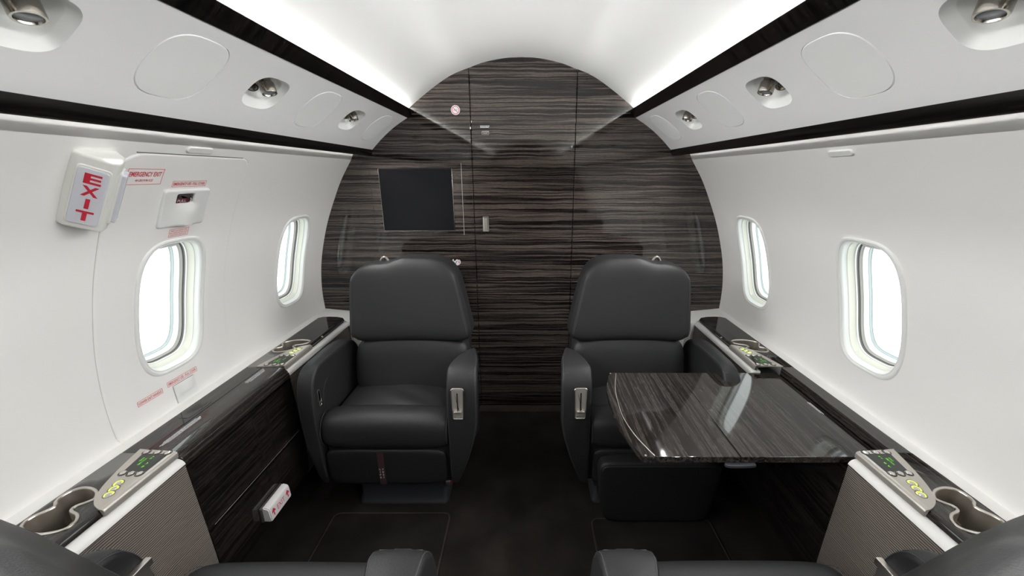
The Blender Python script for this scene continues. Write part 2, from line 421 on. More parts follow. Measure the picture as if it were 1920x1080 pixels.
# ceiling with unseen strips added behind the overhead panels to block outside light
CE = [(0, 1.754), (.06, 1.7515), (.12, 1.743), (.18, 1.730), (.2317, 1.712), (.295, 1.690), (.3503, 1.6615), (.42, 1.616), (.489, 1.5655), (.545, 1.523)]
ce = smooth_open([Vector(p) for p in CE], 5)
full = [(-x, z) for x, z in ce[::-1]] + [tuple(p) for p in ce[1:]]
mb = MB(); mb.loft([[(x, y, z) for x, z in full] for y in [YB + (YF - YB) * k / 30 for k in range(31)]], 0, False)
for s in (-1, 1):
    light_block = [(.545, 1.523), (.60, 1.58), (.70, 1.53), (.80, 1.46), (.83, 1.39), (.770, 1.371)]
    mb.loft([[(s * x, y, z) for x, z in light_block] for y in (YB, YF)], 0, False)
struct(make('ceiling', mb, M['ceil'], angle=50))
mb = MB(); mb.box((-1.1, YB, -.03), (1.1, YF + .02, 0)); struct(make('floor', mb, M['carpet'], smooth=False))
mb = MB(); mb.box((-.24, 1.835, 0), (.24, 1.897, .004), bev=.0015); struct(make('trim_threshold', mb, M['sill']))
mb = MB(); mb.box((-1.12, YB - .03, -.03), (1.12, YB, 1.8)); struct(make('wall_back', mb, M['dwood'], smooth=False))

# ------------------------------------------------------------------ forward bulkhead and door
mb = MB(); mb.box((-1.12, YF, -.03), (-.2345, YF + .03, 1.80), bev=.003, seg=3); mb.box((.2520, YF, -.03), (1.12, YF + .03, 1.80), bev=.003, seg=3)
mb.box((-1.12, YF + .03, -.03), (1.12, YF + .05, 1.82))
struct(make('wall_front', mb, M['bulk'], smooth=False))
d = sthing('door_1', (.009, YF, 0))
mb = MB(); mb.box((-.2315, YF + .002, .004), (.2490, YF + .028, 1.78), bev=.002, seg=3)
lab(make('door_leaf', mb, M['bulk'], d, smooth=False), 'lavatory door leaf in glossy ebony veneer')
mb = MB(); o = rrect(-.1925, .9885, -.1625, 1.0625, .005); i = offset_loop(o, -.0042)
fn = lambda y: (lambda p: (p[0], y, p[1]))
mb.loft([[(x, YF + .002, z) for x, z in o], [(x, YF - .002, z) for x, z in o], [(x, YF - .002, z) for x, z in offset_loop(o, -.003)]] + [[(x, YF + .0012, z) for x, z in offset_loop([(q[0] + .0015, q[1]) for q in o], -.006)]], 0, True, True, True)
h = make('door_pull', mb, M['nickel'], d); lab(h, 'satin nickel recessed door pull')
mb = MB(); mb.box((-.181, YF - .0008, .996), (-.1715, YF + .0015, 1.054), bev=.001); make('pull_bar', mb, M['nickelp'], h)

def strip_lamp(name, parent, loc, aim, width, power, spread):     # real linear lamp inside a light strip
    L = bpy.data.lights.new(name, 'AREA'); L.shape = 'RECTANGLE'; L.size = 4.4; L.size_y = width; L.energy = power; L.spread = rad(spread)
    L.color = (1., .985, .965); o = bpy.data.objects.new(name, L); COL.objects.link(o)
    z = -Vector(aim).normalized(); x = Vector((0, 1, 0)); y = z.cross(x)
    m = Matrix((x, y, z)).transposed().to_4x4(); m.translation = Vector(loc) - BASE[parent.name]
    o.matrix_local = m; o.parent = parent; o.matrix_local = m; return o
# ------------------------------------------------------------------ rails, overhead panels, light strips
for s, nm in ((-1, 'left'), (1, 'right')):
    up = [(.5185, 1.5075), (.5160, 1.5090), (.507, 1.5165), (.497, 1.526), (.4925, 1.5305), (.4895, 1.5345), (.4885, 1.5365), (.4900, 1.5385), (.4945, 1.5390), (.505, 1.532), (.524, 1.5155), (.527, 1.508)]
    mb = MB(); mb.prism(up, lambda u, v, t: (s * u, t, v), YB, YF - .0005, steps=8)
    struct(make('trim_upper_rail_' + nm, mb, M['railx'], angle=30))
    lo = [(.6975, 1.3715), (.6982, 1.362), (.7005, 1.352), (.7050, 1.3450), (.7105, 1.3420), (.7160, 1.3425), (.7220, 1.3455), (.735, 1.3500), (.765, 1.3520), (.7745, 1.3525), (.7750, 1.3545), (.7735, 1.357), (.74, 1.372)]
    mb = MB(); mb.prism(lo, lambda u, v, t: (s * u, t, v), YB, YF - .0005, steps=8)
    struct(make('trim_lower_rail_' + nm, mb, M['rail'], angle=30))
    # overhead panel with the lamp recesses and cover openings cut in
    surf = PL if s < 0 else PR
    covers = [.787, 1.262, 1.737, .312, -.163, -.638]; bowls = [1.024, 1.500, .549, .075, -.40]
    if s < 0: covers = [c + .010 for c in covers]; bowls = [b + .008 for b in bowls]
    cells = [(c, .10, .012, .212, .111, .0735, .077, 2.9) for c in covers] + [(c, .085, .012, .212, .112, .0600, .0495, 3.1) for c in bowls]
    mb = strip_with_holes(surf, YB, YF - .0005, [0., surf.L], cells, st=.02)
    lk = 'left' if s < 0 else 'right'
    opt = tag(make('overhead_panel', mb, M['psu'], angle=60), 'long light grey overhead panel above the %s windows' % lk, 'overhead panel', 'overhead panels')
    ts = [2 * PI * k / 72 for k in range(72)]
    order = {0: 'second largest', 1: 'middle', 2: 'far'}
    for k, c in enumerate(covers):
        def ring(y0, sc, a, b, n, off, c=c): return [surf(y0 + p[0], sc + p[1], off) for p in outline(a, b, n, ts)]
        mb = MB()
        mb.loft([ring(c, .111, .0722, .0757, 2.9, -.006), ring(c, .111, .0722, .0757, 2.9, -.0012), ring(c, .111, .0712, .0747, 2.9, .0004), ring(c, .111, .050, .052, 2.4, .0006), ring(c, .111, .025, .026, 2.3, .0007), ring(c, .111, .002, .002, 2, .0007)], 0, True, True, True)
        where = {0: 'largest oval white cover', 1: 'middle oval white cover', 2: 'oval white cover beside the wood bulkhead'}.get(k, 'oval cover behind the camera')
        if k < 3: tag(make('access_cover', mb, M['lid'] if k < 2 else M['lid_lit']), '%s on the overhead panel above the %s windows' % (where, lk), 'cover', 'oval overhead access covers')
        mb = MB(); mb.loft([ring(c, .111, .0735, .077, 2.9, 0), ring(c, .111, .0735, .077, 2.9, -.007), ring(c, .111, .002, .002, 2, -.0075)], 0, True, False, True)
        mb2 = mb
        if k >= 3:   # closed cover behind the camera
            mb.loft([ring(c, .111, .0728, .076, 2.9, 0), ring(c, .111, .002, .002, 2, .0003)], 0, True, False, True)
        make('cover_seat', mb2, M['psu'], opt)
    for k, c in enumerate(bowls[:3]):
        def ring(y0, sc, a, b, n, off): return [surf(y0 + p[0], sc + p[1], off) for p in outline(a, b, n, ts)]
        nrm = surf.normal(.112); cen = surf(c, .112, 0); tdir = (surf(c, .15, 0) - surf(c, .09, 0)).normalized()
        wh = {0: 'second from the bulkhead', 1: 'closest to the bulkhead', 2: 'cut by the photo corner'}[k]
        t = thing('reading_light', 'chrome light and air nozzle recess above the %s windows, %s' % (lk, wh), 'reading light', tuple(cen), 'reading lights in the overhead panels')
        mb = MB(); rr = []
        for (g, dep, sh) in ((0, 0, 0), (.0012, -.002, 0), (.003, -.006, .0005), (.0075, -.0135, .001), (.0085, -.0145, .001), (.0095, -.020, .0), (.012, -.032, -.004), (.018, -.040, -.008), (.030, -.044, -.012), (.046, -.045, -.014)):
            rr.append([surf(c + p[0], .112 + sh + p[1], 0) + nrm * dep for p in outline(.0600 - g, .0495 - g, 3.1, ts)])
        mb.loft(rr, 0, True, False, True); make('recess_cup', mb, M['frame'], t, angle=50)
        def head(nm, base, dirv, r, ln, mat, lensmat, rim):
            dirv = Vector(dirv).normalized(); a = dirv.orthogonal().normalized(); b = dirv.cross(a)
            def rg(q, z): return [base + dirv * z + a * (q * math.cos(x)) + b * (q * math.sin(x)) for x in (2 * PI * i / 32 for i in range(32))]
            m1 = MB(); m1.loft([rg(r * 1.55, 0), rg(r * 1.5, .003), rg(r * 1.2, .005), rg(r * .82, ln * .18), rg(r * .80, ln * .42), rg(r * .98, ln * .47), rg(r, ln * .5), rg(r, ln * .93), rg(r * .95, ln), rg(r * .80, ln), rg(r * .74, ln - .003), rg(r * .1, ln - .003)], 0, True, True, True)
            o_ = make(nm, m1, mat, t, angle=30)
            m2 = MB(); m2.loft([rg(r * .74, ln - .0028), rg(r * .5, ln - .0016), rg(r * .02, ln - .001)], 0, True, True, True); make('lens' if nm == 'lamp_head' else 'nozzle_tip', m2, lensmat, o_)
        dn = Vector((0, 0, -1)); inw = Vector((-s, 0, 0))
        yo = .012; base1 = cen + nrm * -.040 + tdir * -.020 + Vector((0, yo, 0)); base2 = cen + nrm * -.036 + tdir * -.008 + Vector((0, -.027, 0))
        head('lamp_head', base1, nrm * .55 + dn * .75 + Vector((0, -.12, 0)), .0175, .046, M['chrome'], M['lens'], 1)
        head('air_nozzle', base2, nrm * .70 + dn * .35 + Vector((0, -.60, 0)), .0135, .036, M['chrome'], M['chrome'], 1)
        mb = MB(); mb.box((-.006, -.030, -.004), (.006, .012, .004)); mm = MB(); mm.add([cen + nrm * -.0395 + tdir * (-.018 + v[0]) + Vector((0, v[1], 0)) + nrm * v[2] for v in mb.v], mb.f); make('mount_bar', mm, M['nickel'], t)
    # light strip hidden in the cove
    t = thing('light_strip', 'glowing white cove light strip along the %s upper rail' % lk, 'light strip', (s * .53, -.4, 1.51), 'cove light strips')
    mb = MB(); mb.prism([(.5455, 1.5226), (.5345, 1.5085), (.5365, 1.5070), (.5475, 1.5210)], lambda u, v, q: (s * u, q, v), YB + .3, YF - .004)
    lab(make('light_diffuser', mb, M['led'], t, smooth=False), 'glowing white diffuser')
    mb = MB(); mb.loft([[(s * .5375, y, 1.5060), (s * .524, y, 1.5165), (s * .508, y, 1.5300), (s * .4955, y, 1.5395)] for y in (YB, YF - .001)], 0, False)
    make('light_trough', mb, M['frame'], t)
    strip_lamp('cove_lamp', t, (s * .5045, -.4, 1.5465), (-s * math.cos(rad(1)), 0, -math.sin(rad(1))), .008, 4.6, 115)
    t = thing('wash_light_strip', 'wash light strip hidden above the outer edge of the %s lower rail' % lk, 'light strip', (s * .78, -.4, 1.36), 'wall wash light strips')
    mb = MB(); mb.prism([(.7755, 1.3600), (.7890, 1.3600), (.7890, 1.3630), (.7755, 1.3630)], lambda u, v, q: (s * u, q, v), YB + .1, YF - .004); lab(make('light_diffuser', mb, M['wash'], t, smooth=False), 'glowing diffuser')
    mb = MB(); mb.prism([(.7725, 1.3640), (.7905, 1.3640), (.7905, 1.3680), (.7725, 1.3680)], lambda u, v, q: (s * u, q, v), YB, YF - .002); make('light_channel', mb, M['frame'], t, smooth=False)
    strip_lamp('wash_lamp', t, (s * .7830, -.4, 1.3526), (-s * .80, 0, -.60), .008, 8.0, 120)
    # white ledge between wall and console
    mb = MB(); prof = [(1.0355, .585), (1.030, .584), (1.006, .5825), (.998, .578), (.998, .52), (1.02, .52)]
    mb.prism(prof, lambda u, v, q: (s * u, q, v), YB, YF - .0005, steps=6)
    lp = [(1.034, YF - .0006), (1.034, 1.70), (1.003, 1.70), (1.003, 1.765), (.985, 1.781), (.955, 1.785), (.91, 1.780), (.866, 1.762), (.83, 1.74), (.80, 1.74), (.80, YF - .0006)]
    def lz(x, y): return .5845 - max(0, 1.03 - x) * .10
    rings = [[(s * x, y, lz(x, y)) for x, y in lp], [(s * x, y, .40) for x, y in lp]]
    mb.loft(rings, 0, True, True, True)
    struct(make('trim_ledge_' + nm, mb, M['ledge'], angle=30))

# ------------------------------------------------------------------ windows
def window(surf, yc, idx, side):
    w = sthing('window_%d' % idx, tuple(surf(yc, WSC, -.05)))
    ts = [2 * PI * k / 120 for k in range(120)]; nrm = surf.normal(WSC)
    def ring(sh, off):
        if off < -.004: off = -.004 + (off + .004) * .74; sh = .0125 + (sh - .0125) * .85
        o = outline(WA - sh, WB - sh, WN - sh * 6, ts)
        if off > -.004: return [surf(yc + p[0], WSC + p[1], off) for p in o]
        return [surf(yc + p[0], WSC + p[1], 0) + nrm * off + Vector((0, 0, 0)) for p in o]
    mb = MB(); mb.loft([ring(-.003, -.001), ring(-.003, .0025), ring(-.001, .0052), ring(.003, .0058), ring(.006, .0045), ring(.0072, .002), ring(.0078, .0022), ring(.0095, .0028), ring(.0115, .001), ring(.0125, -.003)], 0)
    make('window_frame', mb, M['frame'], w, angle=50)
    def sec(name, prs, mat): 
        m = MB(); m.loft([ring(a, b) for a, b in prs], 0); return make(name, m, M[mat], w, angle=40)
    sec('reveal', [(.0125, -.0030), (.0135, -.0120), (.0150, -.0165)], 'frame')
    sec('shade_channel', [(.0150, -.0165), (.0165, -.018), (.0190, -.040), (.0205, -.042)], 'cream')
    sec('inner_lip', [(.0205, -.042), (.0225, -.0425), (.0235, -.047)], 'frame')
    sec('window_seal', [(.0235, -.047), (.0210, -.0475), (.0225, -.0555), (.0250, -.0560)], 'gasket')
    sec('grey_seal', [(.0250, -.0560), (.0262, -.0575), (.0268, -.0640), (.0280, -.0650)], 'greyring')
    sec('outer_reveal', [(.0280, -.0650), (.0295, -.0665), (.0315, -.0850)], 'frame')
    sec('acrylic_edge', [(.0315, -.0850), (.0330, -.0855), (.0350, -.0930), (.0370, -.0935)], 'bluering')
    m = MB(); m.loft([ring(.0275, -.0640), ring(.0700, -.0640), ring(.104, -.0640)], 0, True, False, True); make('pane', m, M['pane'], w)
    # pulled-up shade edge with its finger tab
    m = MB(); top = WSC - WB + .0175
    lp = [(-.062, 0), (.062, 0), (.060, .006), (.040, .007), (.034, .0125), (.020, .0155), (-.020, .0155), (-.034, .0125), (-.040, .007), (-.060, .006)]
    for a, b in ((-.0255, -.0230),):
        rings = [[surf(yc + u, top + v, 0) + nrm * q for u, v in lp] for q in (a, b)]
        m.loft(rings, 0, True, True, True)
    sh = make('window_shade', m, M['frame'], w)
    # daylight portal just outside the pane
    L = bpy.data.lights.new('window_daylight_portal', 'AREA'); L.shape = 'RECTANGLE'; L.size = .20; L.size_y = .40; L.cycles.is_portal = True
    lo = bpy.data.objects.new('daylight_portal', L); COL.objects.link(lo)
    p = surf(yc, WSC, 0) + nrm * -.11; lo.location = p
    lo.rotation_euler = nrm.to_track_quat('-Z', 'Z').to_euler()
    lo['kind'] = 'structure'
n = 1
for y in LWY: window(WL, y, n, -1); n += 1
for y in RWY: window(WR, y, n, 1); n += 1

# ------------------------------------------------------------------ emergency hatch on the left wall
def WLp(off=.0042): return lambda y, s: WL(y, s, off)
hatch = sthing('door_2', tuple(WL(1.045, .4, 0)))
def hpath(sh):
    # loop in (y, s); s grows downward
    y0, y1, s0, s1 = .838 + sh, 1.232 - sh, .052 + sh, .815
    pts = rrect(y0, s0, y1, s1, (.004, .004, .055, .035), 8)
    return pts
def side_bow(y, s):   # both long edges bow a little, as on the real plug
    f = (s - .05) / .77
    return y + (.022 * f if y > 1.1 else (.012 * (1 - f) * 0))
def hl(sh, k=180): return [(side_bow(*p), p[1]) for p in resample_closed(hpath(sh), k)]
o0, o1, o2, o3 = hl(0), hl(.0006), hl(.002), hl(.005)
mb = MB()
inner = []
for p in o3:
    t = math.atan2((p[1] - WSC) / .40, (p[0] - 1.047) / .20)
    inner.append((1.047 + (WA + .001) * sgp(math.cos(t), 2 / WN), WSC + (WB + .001) * sgp(math.sin(t), 2 / WN)))
rings = [[WL(y, s, 0) for y, s in o0], [WL(y, s, .0018) for y, s in o1], [WL(y, s, .0032) for y, s in o2], [WL(y, s, .0036) for y, s in o3]]
for k in range(1, 13):
    f = k / 12
    rings.append([WL(p[0] + (q[0] - p[0]) * f, p[1] + (q[1] - p[1]) * f, .0036 - .0026 * max(0, (f - .8) / .2)) for p, q in zip(o3, inner)])
mb.loft(rings, 0)
make('hatch_panel', mb, M['hatch'], hatch, angle=40)
mb = MB(); gp = [p for p in hl(-.0012, 240) if p[1] < .80]
# seam gap: dark line hugging the panel edge
start = max(range(len(gp)), key=lambda i: (gp[i][0] < 1.0) * gp[i][1]); 
seq = resample_open([(.838 + .0, .80), (.838, .30), (.838, .12)] + rrect(.838, .052, 1.232, .8, (.004, .004, .055, .035), 10)[22:33], 50)
pts = [WL(side_bow(y, s), s, .0003) for y, s in seq]
mb.tube(pts, .0007, seg=6)
seq = resample_open([(.893, .052), (1.197, .052)] + rrect(.838, .052, 1.232, .8, (.004, .004, .055, .035), 10)[33:44] + [(1.232, .3), (1.232, .80)], 90)
pts = [WL(side_bow(y, s), s - .0006, .0003) for y, s in seq]
mb.tube(pts, .0007, seg=6)
make('hatch_seam', mb, simple('seam_grey', (.58, .57, .55), .7), hatch)
mb = MB(); mb.tube([WL(y, .0512, .0012) for y in [.875 + .32 * k / 20 for k in range(21)]], .0013, seg=6); make('hatch_gap_shadow', mb, M['gasket'], hatch)  # dark tube drawn in for the shadow along the hatch top

# upper and lower handle covers
def cover(name, y0, y1, s0, s1, label, upper):
    t = thing(name, label, 'handle cover', tuple(WL((y0 + y1) / 2, s1, 0)))
    lp = rrect(y0, s0, y1, s1, .008, 5); lp = resample_closed(lp, 96)
    W = lambda p, o: WL(p[0], p[1], .0036 + o)
    mb = MB()
    if upper:
        hp = resample_closed(rrect(1.003, .157, 1.061, .188, .006, 5), 96)
        # align start points
        def al(L, c):
            i = min(range(len(L)), key=lambda i: abs(math.atan2(L[i][1] - c[1], L[i][0] - c[0]))); return L[i:] + L[:i]
        c = (1.032, .1725); A = al(lp, ((y0 + y1) / 2, (s0 + s1) / 2)); H = al(hp, c)
        def bump(y, s):
            f = math.exp(-(((y - 1.043) / .034) ** 2)) * (1 / (1 + math.exp(-(s - .196) / .007))) * (1 if s < s1 - .006 else .6)
            return .014 * f
        rr = [[W(p, -.003) for p in A], [W(p, .003) for p in offset_loop(A, -.0005)], [W(p, .0055) for p in offset_loop(A, -.003)]]
        I = offset_loop(A, -.005)
        for k in range(15):
            f = k / 14
            q = [(a[0] + (h[0] - a[0]) * f, a[1] + (h[1] - a[1]) * f) for a, h in zip(I, H)]
            rr.append([W(p, .006 + bump(*p)) for p in q])
        rr.append([W(p, .0045) for p in offset_loop(H, -.002)]); rr.append([W(p, -.002) for p in offset_loop(H, -.0025)])
        mb.loft(rr, 0); make('cover_plate', mb, M['frame'], t, angle=45)
        mb = MB(); mb.loft([[W(p, .0012) for p in offset_loop(H, -.0015)], [W(p, .0010) for p in offset_loop(H, -.012)]], 0, True, False, True); make('window_slot', mb, M['smoke'], t)
        mb = MB(); q = [(1.004, .173), (1.046, .173), (1.046, .186), (1.004, .186)]
        mb.loft([[W(p, .0012) for p in q], [W(p, .0032) for p in q]], 0, True, True, True)
        hd = make('release_handle', mb, simple('handle_dark_red', (.09, .008, .012), .4), t); lab(hd, 'dark red release handle')
        mb = MB(); put_text(mb, 'PULL', 1.024, 0, .026, .0075, lambda u, v: W((u, .1795 - v), .0034)); make('handle_lettering', mb, M['white'], hd)
        mb = MB(); mb.tube([W((1.049 + .003 * math.cos(a), .179 + .006 * math.sin(a)), .0035) for a in [PI * k / 8 - PI / 2 for k in range(9)]], .0012, seg=6); make('handle_ring', mb, M['cream'], t)
    else:
        def bump(y, s):
            u = (y - y0) / (y1 - y0); v = (s - s0) / (s1 - s0)
            return .012 * math.exp(-((u - .52) / .34) ** 4) * max(0, v - .04) ** .6 * (1 / (1 + math.exp((v - .60) / .035)))
        N = 22; mb2 = MB()
        rr = []
        for j in range(N + 1):
            sv = s0 + (s1 - s0) * j / N
            rr.append([W((y0 + (y1 - y0) * i / N, sv), .003 + bump(y0 + (y1 - y0) * i / N, sv)) for i in range(N + 1)])
        mb.loft(rr, 0, False)
        L_ = resample_closed(rrect(y0, s0, y1, s1, .001, 2), 60); mb.loft([[W(p, -.002) for p in L_], [W(p, .003) for p in L_]], 0)
        make('cover_plate', mb, M['frame'], t, angle=45)
        mb = MB(); mb.tube([W(p, .0002) for p in offset_loop(L_, .0006)], .0007, closed=True, seg=5); make('cover_seam', mb, M['greyring'], t)
cover('handle_cover', .967, 1.109, .147, .254, 'white moulded cover with a slot showing the dark red PULL handle on the hatch', True)
cover('lower_handle_cover', 1.014, 1.086, .752, .809, 'small white cover with a rounded bulge on the hatch, just above the ledge', False)

def placard(y0, y1, s0, s1, lines, label, t=.0012, off=.0042, ital=.0):
    mb = MB(); fn = lambda u, v: WL(u + ital * (v) * -1, v, off)
    frame_lines(mb, y0, s0, y1, s1, t, lambda u, v: WL(u, v, off))
    for (tx, cy, w, h, bold) in lines:
        put_text(mb, tx, (y0 + y1) / 2, 0, w, h, lambda u, v, cy=cy: WL(u, cy - v, off), bold=bold)
    return tag(make('placard', mb, M['lred'], smooth=False), label, 'placard', 'red printed placards on the hatch')
placard(.866, .953, .090, .131, [('EMERGENCY EXIT', .104, .077, .0125, .02), ('44 LBS/19.96 KGS', .120, .042, .0062, .01)], 'red outlined placard reading EMERGENCY EXIT with the weight below, beside the EXIT sign')
placard(.986, 1.090, .1235, .1405, [('EMERGENCY USE - PULL COVER', .132, .096, .0085, .015)], 'red outlined EMERGENCY USE - PULL COVER placard directly above the slotted handle cover', t=.001)
placard(1.010, 1.070, .263, .286, [('REMOVE AND DISCARD COVER', .2685, .050, .0040, .01), ('PULL HANDLE AND PUSH HATCH', .2745, .054, .0040, .01), ('PLACE HATCH CLEAR OF EXIT', .2805, .048, .0040, .01)], 'tiny three line red placard between the slotted handle cover and the hatch window', t=.001)
placard(.999, 1.103, .7315, .7470, [('EMERGENCY USE - PULL COVER', .7392, .096, .0082, .015)], 'slanting red EMERGENCY USE - PULL COVER placard under the hatch window', t=.001)
placard(.908, .982, .7375, .7530, [('LOWER EXIT HANDLE', .7453, .066, .0082, .015)], 'red outlined LOWER EXIT HANDLE placard low on the hatch', t=.001)

def wall_tab(surf, yc, sc, label):
    ts = [2 * PI * k / 48 for k in range(48)]; mb = MB()
    lp = rrect(yc - .0395, sc - .0085, yc + .0395, sc + .0085, .008, 5)
    mb.plate(lp, 0, .006, .003, 0, fn=lambda a, b, z: surf(a, b, z - .001), seg=3)
    return tag(make('wall_lamp_cap', mb, M['frame'], angle=50), label, 'wall cap', 'small white oblong caps under the lower rails')
wall_tab(WL, 1.035, .036, 'small white oblong cap on the left wall above the hatch')
wall_tab(WR, 1.015, .045, 'small white oblong cap high on the right wall')

# EXIT sign
O = WL(.80, .133, 0); tn = (WL(.80, .17, 0) - WL(.80, .10, 0)).normalized(); nn = WL.normal(.133); yy = Vector((0, 1, 0))
def EP(nv, yv, tv): return O + nn * nv + yy * yv + tn * tv
sg = thing('exit_sign', 'white wedge shaped EXIT sign with red letters on the left wall', 'exit sign', tuple(EP(0, 0, .08)))
def wedge(n0, pts, t0, t1, bev, mat, name):
    bm = bmesh.new(); lo = [bm.verts.new((a, b, t0)) for a, b in pts]; hi = [bm.verts.new((a, b, t1)) for a, b in pts]
    bm.faces.new(lo[::-1]); bm.faces.new(hi)
    for i in range(len(pts)): bm.faces.new((lo[i], lo[(i + 1) % len(pts)], hi[(i + 1) % len(pts)], hi[i]))
    bmesh.ops.bevel(bm, geom=bm.edges[:], offset=bev, segments=4, profile=.5, affect='EDGES')
    mb = MB(); mb.addbm(bm, 0, lambda c: EP(c.x, c.y, c.z)); return make(name, mb, mat, sg, angle=40)
wedge(0, [(-.004, -.046), (.014, -.046), (.054, -.014), (.050, .002), (.028, .030), (-.004, .040)], -.080, .078, .007, M['signbody'], 'sign_housing')
# aft lit face : plane between A (near the wall) and B (towards the aisle)
A2 = Vector((.014, -.046)); B2 = Vector((.054, -.014)); ax = (B2 - A2).normalized(); an = Vector((ax.y, -ax.x))
def FP(u, v, q):   # u across the face, v up, q proud
    c = (A2 + B2) / 2 + ax * u + an * q; return EP(c.x, c.y, -v)
mb = MB(); mb.plate(rrect(-.0255, -.066, .0235, .060, .008), -.002, .0022, .002, 0, fn=lambda a, b, z: FP(a, b, z)); make('face_bezel', mb, M['signbody'], sg, angle=50)
mb = MB(); mb.plate(rrect(-.0225, -.063, .0205, .055, .006), .001, .0036, .0012, 0, fn=lambda a, b, z: FP(a, b, z)); fc = make('sign_face', mb, M['signface'], sg, angle=50)
mb = MB()
for ch, cy, w, h in (('E', .0355, .0235, .0215), ('X', .0095, .0235, .0215), ('I', -.0175, .0062, .0215), ('T', -.0440, .0240, .0215)):
    put_text(mb, ch, 0.0, cy, w, h, lambda u, v: FP(u, v, .0042), bold=.035 if ch != 'I' else .0)
make('sign_lettering', mb, M['red'], fc)
C2 = Vector((.050, .000)); D2 = Vector((.028, .029)); bx = (D2 - C2).normalized(); bn = Vector((bx.y, -bx.x))
def GP(u, v, q):
    c = C2 + bx * (.018 + u) + bn * q; return EP(c.x, c.y, -v)
mb = MB(); mb.plate(rrect(-.019, -.060, .019, .058, .005), -.003, .004, .002, 0, fn=lambda a, b, z: GP(a, b, z)); make('forward_bezel', mb, M['signbody'], sg, angle=50)
mb = MB(); mb.plate(rrect(-.015, -.056, .015, .054, .004), .003, .0105, .002, 0, fn=lambda a, b, z: GP(a, b, z)); make('forward_face', mb, M['signface'], sg, angle=50)

# ------------------------------------------------------------------ bulkhead fittings
BP = lambda off: (lambda u, v: (u, YF - off, v))
tv = thing('television', 'flat dark screen set in a wood surround on the bulkhead above the left seat', 'television', (-.50, YF, .966))
o = rrect(-.7215, .9665, -.2860, 1.3165, .008, 4); i = rrect(-.6805, .9905, -.3290, 1.2870, .003, 4)
mb = MB(); O_ = resample_closed(o, 88); 
mb.loft([[(x, YF - .0001, z) for x, z in o], [(x, YF - .0016, z) for x, z in o], [(x, YF - .0022, z) for x, z in offset_loop(o, -.001)], [(x, YF - .0022, z) for x, z in offset_loop(i, .001)], [(x, YF - .0015, z) for x, z in i], [(x, YF + .0, z) for x, z in i]], 0)
make('screen_surround', mb, M['bulk'], tv, angle=30)
mb = MB()
mb.box((-.6800, YF - .003, .9903), (-.3295, YF - .0002, .9935), bev=.0008); mb.box((-.3325, YF - .003, .992), (-.3295, YF - .0002, 1.286), bev=.0008); mb.box((-.6805, YF - .003, .992), (-.6785, YF - .0002, 1.286), bev=.0006)
make('bezel', mb, M['chrome'], tv)
mb = MB(); mb.box((-.6785, YF - .0012, .9935), (-.3325, YF - .0002, 1.284)); make('screen', mb, M['screen'], tv, smooth=False)
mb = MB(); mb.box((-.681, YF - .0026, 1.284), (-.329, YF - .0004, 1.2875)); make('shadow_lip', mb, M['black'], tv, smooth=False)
mb = MB(); mb.tube([(p[0], YF - .0003, p[1]) for p in offset_loop(o, .0009)], .0008, closed=True, seg=5); make('surround_gap', mb, M['black'], tv)
mb = MB(); mb.tube([(-.2858, YF - .0022, .972), (-.2858, YF - .0022, 1.311)], .0008, seg=6); make('edge_highlight_strip', mb, M['nickelp'], tv)

ns = thing('no_smoking_sign', 'round white no smoking sticker with red ring high on the wood bulkhead', 'sign', (-.2997, YF, 1.52))
mb = MB(); mb.plate(circ(-.2997, 1.5405, .0205, 40), 0, .0012, .0004, 0, fn=lambda a, b, z: (a, YF - z, b)); make('sticker_disc', mb, M['white'], ns)
mb = MB(); 
def annulus(mb, cx, cz, r0, r1, q, mi=0, a0=0, a1=2 * PI, n=40):
    for k in range(n):
        t0, t1 = a0 + (a1 - a0) * k / n, a0 + (a1 - a0) * (k + 1) / n
        mb.add([(cx + r * math.cos(t), YF - q, cz + r * math.sin(t)) for r, t in ((r0, t0), (r1, t0), (r1, t1), (r0, t1))], [(0, 1, 2, 3)], mi)
annulus(mb, -.2997, 1.5405, .0145, .0172, .0015)
c, s_ = math.cos(rad(-45)), math.sin(rad(-45))
mb.add([(-.2997 + u * c - v * s_, YF - .0016, 1.5405 + u * s_ + v * c) for u, v in ((-.015, -.0011), (.015, -.0011), (.015, .0011), (-.015, .0011))], [(0, 1, 2, 3)])
make('red_ring', mb, M['red'], ns, smooth=False)
mb = MB(); mb.box((-.3085, YF - .0014, 1.5390), (-.2945, YF - .0011, 1.5412)); mb.box((-.2935, YF - .0014, 1.5390), (-.2915, YF - .0011, 1.5412)); mb.box((-.2925, YF - .0014, 1.5425), (-.2915, YF - .0011, 1.547)); make('cigarette', mb, M['gasket'], ns, smooth=False)

vs_ = thing('vacant_indicator', 'small lit VACANT indicator with nickel frame on the lavatory door', 'indicator', (-.165, YF, 1.435))
o = rrect(-.1835, 1.4355, -.1500, 1.4520, .003, 4); i = offset_loop(o, -.0024)
YD = YF + .002
mb = MB(); mb.loft([[(x, YD, z) for x, z in o], [(x, YD - .002, z) for x, z in o], [(x, YD - .0022, z) for x, z in i], [(x, YD - .0005, z) for x, z in i]], 0, True, True, False); make('indicator_frame', mb, M['nickel'], vs_, smooth=False)
mb = MB(); mb.loft([[(x, YD - .0007, z) for x, z in i]], 0, True, True); mb.f.append(tuple(range(len(i)))); mb.mi.append(0); make('indicator_window', mb, M['black'], vs_, smooth=False)
mb = MB(); put_text(mb, 'VACANT', -.16675, 1.4437, .0235, .0078, lambda u, v: (u, YD - .0010, v), bold=.02); make('indicator_lettering', mb, M['white'], vs_, smooth=False)
mb = MB()
